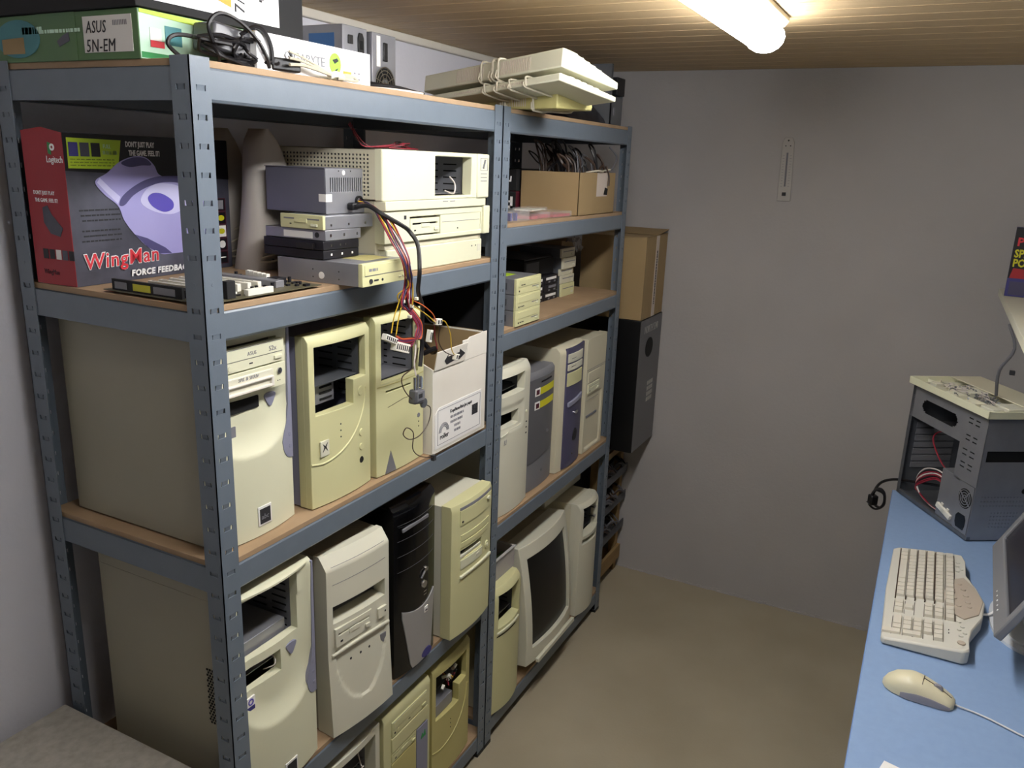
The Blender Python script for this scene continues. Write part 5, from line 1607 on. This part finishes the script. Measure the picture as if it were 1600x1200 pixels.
# rows from the space bar (near y=0 side) to the function row
rows = [(-.0185, [1.25, 1.1, 1.25, 5.6, 1.25, 1.1, 1.1, 1.1]),
        (-.0375, [2.2]+[1]*10+[1.55]),
        (-.0565, [1.7]+[1]*11+[1.05]),
        (-.0755, [1.4]+[1]*12+[.35]),
        (-.0945, [1]*13+[.75])]
for y, ws in rows: row(y, ws)
row(-.1155, [1, -.6, 1, 1, 1, 1, -.35, 1, 1, 1, 1, -.35, 1, 1, 1, 1])
def row2(y, xs_, ws=1.0, d=.0165):
    for x in xs_: key(x, y-.0170, ws*pit-.0006, .0172)
nav = [.156, .137, .118]
row2(-.0945, nav); row2(-.0755, nav); row2(-.1155, nav)
row2(-.0185, nav); row2(-.0375, [.137])
num = [.080, .061, .042]
for y in (-.0375, -.0565, -.0755, -.0945): row2(y, num)
row2(-.0185, [.061], 2.0); row2(-.0185, [.042])
key(.0235, -.035, pit-.0014, .0355); key(.0235, -.073, pit-.0014, .0355); row2(-.0945, [.0235])
for a in (.062, .075): bx('led', 'ink', t, a, a+.003, -.122, -.1205, zt(-.12)-.001, zt(-.12)+.0005)
o = G()
for yy in (-.0165, -.037, -.0555, -.0745, -.0935): o.box(.184, .458, yy-.0016, yy+.0006, zt(yy)-.0005, zt(yy)+.0040)
for yy in (-.0165, -.037, -.0555, -.0745, -.0935): o.box(.0225, .100, yy-.0012, yy, zt(yy)-.0005, zt(yy)+.0004); o.box(.117, .176, yy-.0012, yy, zt(yy)-.0005, zt(yy)+.0004)
o.box(.117, .458, -.1150, -.1138, zt(-.115)-.0005, zt(-.115)+.0004); o.box(.117, .458, -.1338, -.1326, zt(-.133)-.0005, zt(-.133)+.0004)
o.obj('key_well', 'wirebrown', t, smooth=0)
G().tube([(.22, -.188, .012), (.235, -.205, .010), (.26, -.225, .02)], .0028, n=6).obj('cable', 'white', t)

# mouse
a0 = math.atan2(-.120, -.014)
t = thing('computer_mouse', 'cream computer mouse in front of the keyboard on the blue desk', 'mouse', (.662, -.991, DZ), a0)
# local: long axis +x from palm end (0) to cable end (.122); camera sees its left flank
g = G(); ns, nr = 18, 14; rings = []
wid = interp([(0, .004), (.006, .016), (.02, .026), (.045, .031), (.075, .029), (.10, .026), (.115, .022), (.121, .012)])
hei = interp([(0, .008), (.006, .018), (.02, .029), (.045, .037), (.065, .035), (.09, .026), (.11, .016), (.121, .009)])
for i in range(ns+1):
    x = .121*i/ns
    w_, h_ = wid(x), hei(x)
    rings.append([g.v(x, w_*math.copysign(abs(math.cos(a))**.75, math.cos(a)), .002+h_*abs(math.sin(a))**.8) for a in [PI*k/(nr-1) for k in range(nr)]])
for a, b in zip(rings, rings[1:]):
    for k in range(nr-1): g.bm.faces.new((a[k], a[k+1], b[k+1], b[k]))
    g.bm.faces.new((a[0], b[0], b[-1], a[-1]))
g.bm.faces.new(rings[0]); g.bm.faces.new(rings[-1][::-1])
mo = g.obj('mouse_body', 'mouse', t, smooth=70)
for sg in (-1, 1):
    g = G(); rows_ = []
    for i in range(13):
        x = .034+.082*i/12
        w_ = wid(x)+.0012; hh = .016*math.sin(PI*min(1, .12+.88*i/12)*.93)**.6*(1-.25*i/12)
        rows_.append([g.v(x, sg*w_*.80, .0015), g.v(x, sg*w_*1.0, .0015), g.v(x, sg*w_*1.0, .002+hh*.6), g.v(x, sg*w_*.96, .002+hh), g.v(x, sg*w_*.78, .002+hh)])
    for a, b in zip(rows_, rows_[1:]):
        for k in range(5): g.bm.faces.new((a[k], a[(k+1) % 5], b[(k+1) % 5], b[k]))
    g.bm.faces.new(rows_[0]); g.bm.faces.new(rows_[-1][::-1])
    g.obj('side_grip', 'mousegray', t, smooth=50)
pts = [(x, 0, .0025+hei(x)+.0002) for x in (.066, .075, .085, .095, .105, .115)]
G().tube(pts, .0007, n=4).obj('button_seam', 'wirebrown', t)
pts = [(.066, y, .0028+hei(.066)*(1-(abs(y)/.031)**2.2)**.5) for y in (-.024, -.015, -.006, 0, .006, .015, .024)]
G().tube(pts, .0007, n=4).obj('button_seam', 'wirebrown', t)
G(Matrix.Translation((.090, 0, .024))).cyl((0, -.0035, 0), .009, .007, 'y', 16).obj('scroll_wheel', 'mousegray', t)
cab = [(.119, 0, .006), (.128, .0, .004), (.150, .0, .003), (.175, -.004, .003), (.20, -.012, .003), (.235, -.022, .003), (.28, -.022, .003)]
G().tube(cab, .0017, n=6).obj('cable', 'kbdwhite', t)

# flat monitor on a white stand
t = thing('flat_monitor', 'grey flat monitor on a round white stand, right edge of the desk', 'monitor', (1.035, -1.30, DZ))
se = lambda r, e: [(.140*r*math.copysign(abs(math.cos(2*PI*i/40))**e, math.cos(2*PI*i/40)), -.003+.122*r*math.copysign(abs(math.sin(2*PI*i/40))**e, math.sin(2*PI*i/40))) for i in range(40)]
g = G(); g.prism(se(1, .75), 0, .006, 'xy').prism(se(.86, .75), .006, .011, 'xy').prism(se(.5, .9), .011, .016, 'xy')
g.obj('stand_base', 'tftwhite', t, smooth=50)
G(Matrix.Translation((0, -.02, 0)) @ rot('X', .15)).box(-.03, .03, -.02, .02, .008, .22).obj('stand_neck', 'tftwhite', t, bev=.006)
MM = Matrix.Translation((-.03, .128, .088)) @ rot('Z', math.radians(-2.2)) @ rot('X', math.radians(25))
def mpl(pl, name, m, par=None, **k):
    return None
W2, H2 = .225, .36
# panel faces +y : build in xz plane with the front at +y
g = G(MM @ rot('Z', PI))
g.plate([-W2, W2], [0, H2], 0, .016, holes=[(-W2+.022, W2-.022, .040, H2-.020)])
g.obj('bezel', 'tft', t, bev=.003)
G(MM @ rot('Z', PI)).box(-W2+.020, W2-.020, .006, .012, .038, H2-.018).obj('screen', 'screen', t)
G(MM @ rot('Z', PI)).box(-W2+.06, W2-.06, .016, .05, .06, H2-.05).obj('rear_cover', 'tft', t, bev=.006)
for i in range(5):
    G(MM @ rot('Z', PI)).cyl((.050+i*.022, -.0005, .016), .0022, -.0012, 'y', 8).obj('panel_button', 'white', t)

# opened computer on the desk
t = thing('computer_tower', 'opened bare grey computer chassis standing on the blue desk', 'computer tower', (1.443, -1.143, DZ), -1.0)
# local: +y runs along the open side away to the far left, +x along the narrow face to the right
H, D, W = .342, .335, .175
zb = lambda n_, m_, *a, **k: bx(n_, m_, t, *a, **k)
zb('base_panel', 'metaldim', 0.0, W, 0, D, 0.003, .0045)
G().box(0.0, .012, 0, D, .003, .014).obj('base_rim', 'metaldim', t, bev=.001)
zb('far_wall', 'metaldim', W-.0015, W, 0, D, .003, H)
# far narrow end (beyond y = D): expansion slot plates
g = G(Matrix.Translation((0, D, 0)))
g.plate([0, W], [.003, H], -.0015, 0, holes=[(.03, .15, .08+i*.021, .092+i*.021) for i in range(7)])
g.obj('slot_end_wall', 'metaldim', t)
for i in range(7): G().box(.028, .152, D-.0045, D-.0018, .0808+i*.021, .0985+i*.021).obj('slot_cover', 'graycase', t, bev=.0006)
zb('door_frame', 'metaldim', 0, .0015, D-.014, D, .003, H)
# near narrow face with perforations (faces -y)
g = G()
hs = [(.020+i*.009, .0225+i*.009, .100+j*.012, .1025+j*.012) for i in range(15) for j in range(3)]+[(.055+i*.009, .0575+i*.009, .040+j*.010, .0425+j*.010) for i in range(9) for j in range(5)]
g.plate([0, W], [.003, H], 0, .0015, holes=[(.012, W, .222, .252)]+hs)
g.obj('near_wall', 'metalgray', t, smooth=0)
bx('bay_dark', 'hole', t, .012, W-.003, .003, .006, .218, .256)
G().cyl((.135, -.0004, .142), .007, -.0006, 'y', 16).obj('round_hole', 'hole', t)
# side framework (open side at x = 0): top band with oblong opening and drive-cage side
g = G(Matrix(((0, 1, 0, 0), (1, 0, 0, 0), (0, 0, 1, 0), (0, 0, 0, 1))))
obl = lambda cx, cz: abs(cz-.292) < .018 and .118-.018*0 < cx < .28 and ((cx-.136)**2+(cz-.292)**2 < .018**2 or (cx-.262)**2+(cz-.292)**2 < .018**2 or .136 < cx < .262)
g.plate([0, D], [.246, H-.001], 0, .0015, step=.0045, keep=lambda a, b: not obl(a, b))
g.obj('upper_frame', 'metalgray', t, smooth=0)
g = G(Matrix(((0, 1, 0, 0), (1, 0, 0, 0), (0, 0, 1, 0), (0, 0, 0, 1))))
hs2 = [(.030+.030*a, .048+.030*a, z, z+.0035) for a in range(2) for z in (.318, .306, .272, .260, .232, .218, .196, .184)]
g.plate([.0, .095], [.150, .247], 0, .0015, holes=[h for h in hs2 if h[3] < .247 and h[1] < .095])
g.obj('cage_side', 'metalgray', t, smooth=0)
for a in range(2):
    for z in (.318, .306, .272, .260): bx('frame_slot', 'hole', t, -.0006, .0, .030+.028*a, .046+.028*a, z, z+.003)
bx('drive_cage', 'metaldim', t, .0016, W-.002, .004, .094, .258, .262)
zb('drive_cage_back', 'metaldim', .002, W-.002, .093, .0945, .15, .25)
# power supply low in the near corner
ps = bx('power_supply', 'metalgray', t, .006, .152, .006, .150, .006, .150, .001)
# its outlet face looks out of the open side near the corner
bx('outlet_face', 'metalgray', ps, .002, .006, .008, .066, .010, .148, .0006)
G().cyl((.0022, .036, .107), .027, -.0007, 'x', 24).obj('fan_opening', 'hole', ps)
for r_ in (.008, .015, .022): G().ring((.0012, .036, .107), r_, r_+.0022, -.0012, 'x', 22).obj('fan_grille', 'metalgray', ps)
for a in (.6, 2.2, 3.7):
    g = G(Matrix.Translation((.0005, .036, .107)) @ rot('X', a)); g.box(-.0008, .0008, 0, .027, -.0012, .0012); g.obj('fan_grille', 'metalgray', ps)
G().prism([(.022, .022), (.052, .022), (.058, .034), (.058, .052), (.050, .062), (.024, .062), (.018, .052), (.018, .034)], .0006, .003, 'yz').obj('mains_socket', 'black', ps)
for i in range(8):
    c = ['wirered', 'wirered', 'wireblack', 'wirered', 'wirewhite', 'wirered', 'wireblack', 'wirewhite'][i]
    d = (i-4)*.004
    G().tube([(.03, .150, .105+d), (.02, .19, .115+d), (.012, .235, .095+d*1.5), (.010, .262, .062+d), (.014, .245, .035), (.02, .20, .018), (.025, .16, .014)], .0022, n=5).obj('wire', c, t)
G().tube([(.04, .15, .12), (.03, .20, .15), (.03, .25, .20), (.05, .24, .225), (.06, .17, .225), (.06, .12, .22)], .0022, n=5).obj('wire', 'wirered', t)
G().tube([(.04, .15, .14), (.05, .155, .18), (.05, .14, .22)], .003, n=5).obj('wire', 'wireblack', t)
for (a, b, c_) in ((.0, .125, .030), (.0, .098, .024)):
    o = G(Matrix.Translation((a+.006, b, c_+.012)) @ rot('X', .25)).box(-.007, .007, -.019, .019, -.008, .006).obj('connector', 'slotwhite', t, bev=.0012)
    G(Matrix.Translation((a+.006, b, c_+.020)) @ rot('X', .25)).box(-.003, .003, -.004, .004, -.002, .006).obj('latch', 'slotwhite', o)
# black cable leaving over the far-left corner, hanging coiled beyond the desk edge
inv = (Matrix.Translation((1.443, -1.143, DZ)) @ rot('Z', -1.0)).inverted()
loc = lambda p_: tuple(inv @ Vector(p_))
G().tube([loc(p_) for p_ in ((1.62, -1.08, .83), (1.70, -1.00, .80), (1.74, -.95, .782), (1.76, -.915, .755), (1.755, -.90, .715), (1.75, -.905, .69), (1.75, -.925, .68), (1.75, -.935, .70), (1.75, -.93, .73), (1.75, -.915, .74), (1.75, -.90, .725), (1.75, -.895, .70))], .0042, n=6).obj('power_cord', 'wireblack', t)
G().tube([loc(p_) for p_ in ((1.75, -.905, .735), (1.75, -.93, .725), (1.752, -.935, .69), (1.755, -.915, .67), (1.755, -.895, .68), (1.75, -.892, .70))], .0035, n=6).obj('power_cord', 'wireblack', t)
o = G(Matrix.Translation(loc((1.752, -.902, .70)))).box(-.012, .012, -.012, .012, -.016, .016).obj('plug', 'black', t, bev=.004)
pr_ = loc((1.745, -.888, .690))
for d in (-.006, .006): G().cyl((pr_[0], pr_[1]+d, pr_[2]), .002, .016, 'x', 6).obj('plug_prong', 'chrome', o)

# upturned beige bezel tray with screws lying on the chassis
t = thing('bezel_tray', 'upturned cream front panel full of screws lying on the opened chassis', 'plastic panel', (1.443, -1.143, DZ+.3425), -1.0)
WX, DY = .20, .335
g = G(); g.box(-.012, WX, -.012, DY, 0, .003)
g.obj('panel_floor', 'offwhite', t)
g = G()
for a in ((-.015, WX, -.015, -.011), (-.015, WX, DY, DY+.004), (-.015, -.011, -.015, DY+.004), (WX-.002, WX+.002, -.015, DY+.004)): g.box(a[0], a[1], a[2], a[3], 0, .020)
g.obj('panel_rim', 'cream', t, bev=.001)
g = G()
for b in (.07, .15, .235, .29): g.box(-.010, WX-.004, b, b+.003, .003, .014)
for a in (.04, .13): g.box(a, a+.003, -.010, DY, .003, .013)
g.obj('rib', 'offwhite', t)
for (a, b, c, d) in ((.005, .035, .0, .05), (.05, .11, .005, .06), (.05, .12, .16, .22), (.01, .035, .25, .28)):
    bx('moulded_block', 'offwhite', t, a, b, c, d, .003, .020, .002)
bx('bay_recess', 'wirebrown', t, .0, .12, .02, .06, .0035, .0042)
bx('side_plate', 'creamgray', t, .10, WX-.006, .02, DY-.01, .021, .024, .001)
rs2 = random.Random(4)
g = G()
for i in range(150):
    a, b = rs2.gauss(.07, .018), rs2.gauss(.17, .045)
    if not (-.005 < a < .12 and .01 < b < .3): continue
    old = g.M; g.M = Matrix.Translation((a, b, .006+.012*rs2.random()*max(0, 1-abs(a-.07)/.04))) @ rot('Z', rs2.random()*6) @ rot('Y', rs2.random()*3)
    g.cyl((0, 0, 0), .0013, .008, 'z', 5); g.cyl((0, 0, .008), .003, .0018, 'z', 6); g.M = old
g.obj('loose_screws', 'zinc', t, kind='stuff')
g = G()
for i in range(26):
    a, b = rs2.gauss(.06, .015), rs2.gauss(.17, .05)
    g.tube([(a+rs2.uniform(-.02, .02), b+rs2.uniform(-.02, .02), .014+rs2.random()*.012) for _ in range(4)], .0008, n=4)
g.obj('thin_wires', 'wirewhite', t, kind='stuff')

# paper corner, bottom of the desk
t = tag(G(Matrix.Translation((.43, -1.008, DZ)) @ rot('Z', -.25)).box(-.10, 0, -.15, 0, 0, .0012).obj('notepad', 'paper', None), 'white paper corner at the bottom edge of the desk', 'paper')
G(Matrix.Translation((.43, -1.008, DZ)) @ rot('Z', -.25)).box(-.09, -.012, -.026, -.012, .0012, .0014).obj('yellow_mark', 'lime', t)

# ------------------------------------------------------------------ wall shelf on the right with game box and dangling cable
t = thing('wall_shelf', 'pale wooden wall shelf along the right wall above the desk', 'shelf', (.9, YR+.002, 1.31))
bx('shelf_board', 'offwhite', t, 0, XB-.9-.003, 0, -1.160-(YR+.002), 0, .022, .001)
for a in (.1, .9): G().prism([(0, 0), (.30, 0), (0, -.25)], a, a+.02, 'yz').obj('bracket', 'woodraw', t)
t = thing('software_box', 'colourful game box with yellow block letters on the right wall shelf', 'box', (2.02, -1.163, 1.3325), -.06)
bx('carton', 'indigo', t, 0, .045, -.16, 0, 0, .205, .001)
P5 = lambda pts, x, m, n='print': G().prism(pts, x-.0004, x+.0002, 'yz').obj(n, m, t, smooth=0)
P5([(-.16, .055), (0, .055), (0, .205), (-.16, .205)], -.0004, 'printblack')
P5([(-.09, .055), (-.004, .055), (-.010, .085), (-.09, .080)], -.0009, 'red')
P5([(-.14, .08), (-.09, .08), (-.09, .19), (-.14, .19)], -.0009, 'teal')
text('PC', .034, -.0015, -.008, .152, t, 'redprint', face='-x', bold=.001)
text('SPIELE', .032, -.0015, -.006, .118, t, 'yellow', face='-x', sx=.8, bold=.001)
text('POWER', .032, -.0015, -.006, .090, t, 'yellow', face='-x', sx=.8, bold=.001)
P5([(-.05, .005), (-.008, .005), (-.008, .045), (-.05, .045)], -.0009, 'purplepanel')
P5([(-.10, .01), (-.055, .006), (-.05, .04), (-.10, .045)], -.0009, 'printdark')
t = thing('hanging_cable', 'thin dark cable hanging down to the opened chassis from the wall shelf', 'cable', (1.60, -1.158, 1.31))
G().tube([(.0, .001, .0), (-.02, -.02, -.06), (-.03, .005, -.12), (-.02, .0, -.19)], .004, n=6).obj('cable', 'wiregray', t)
bx('cable_tag', 'ink', t, -.045, -.03, -.03, -.018, -.125, -.115)

# ------------------------------------------------------------------ tidy up
bpy.context.view_layer.update()
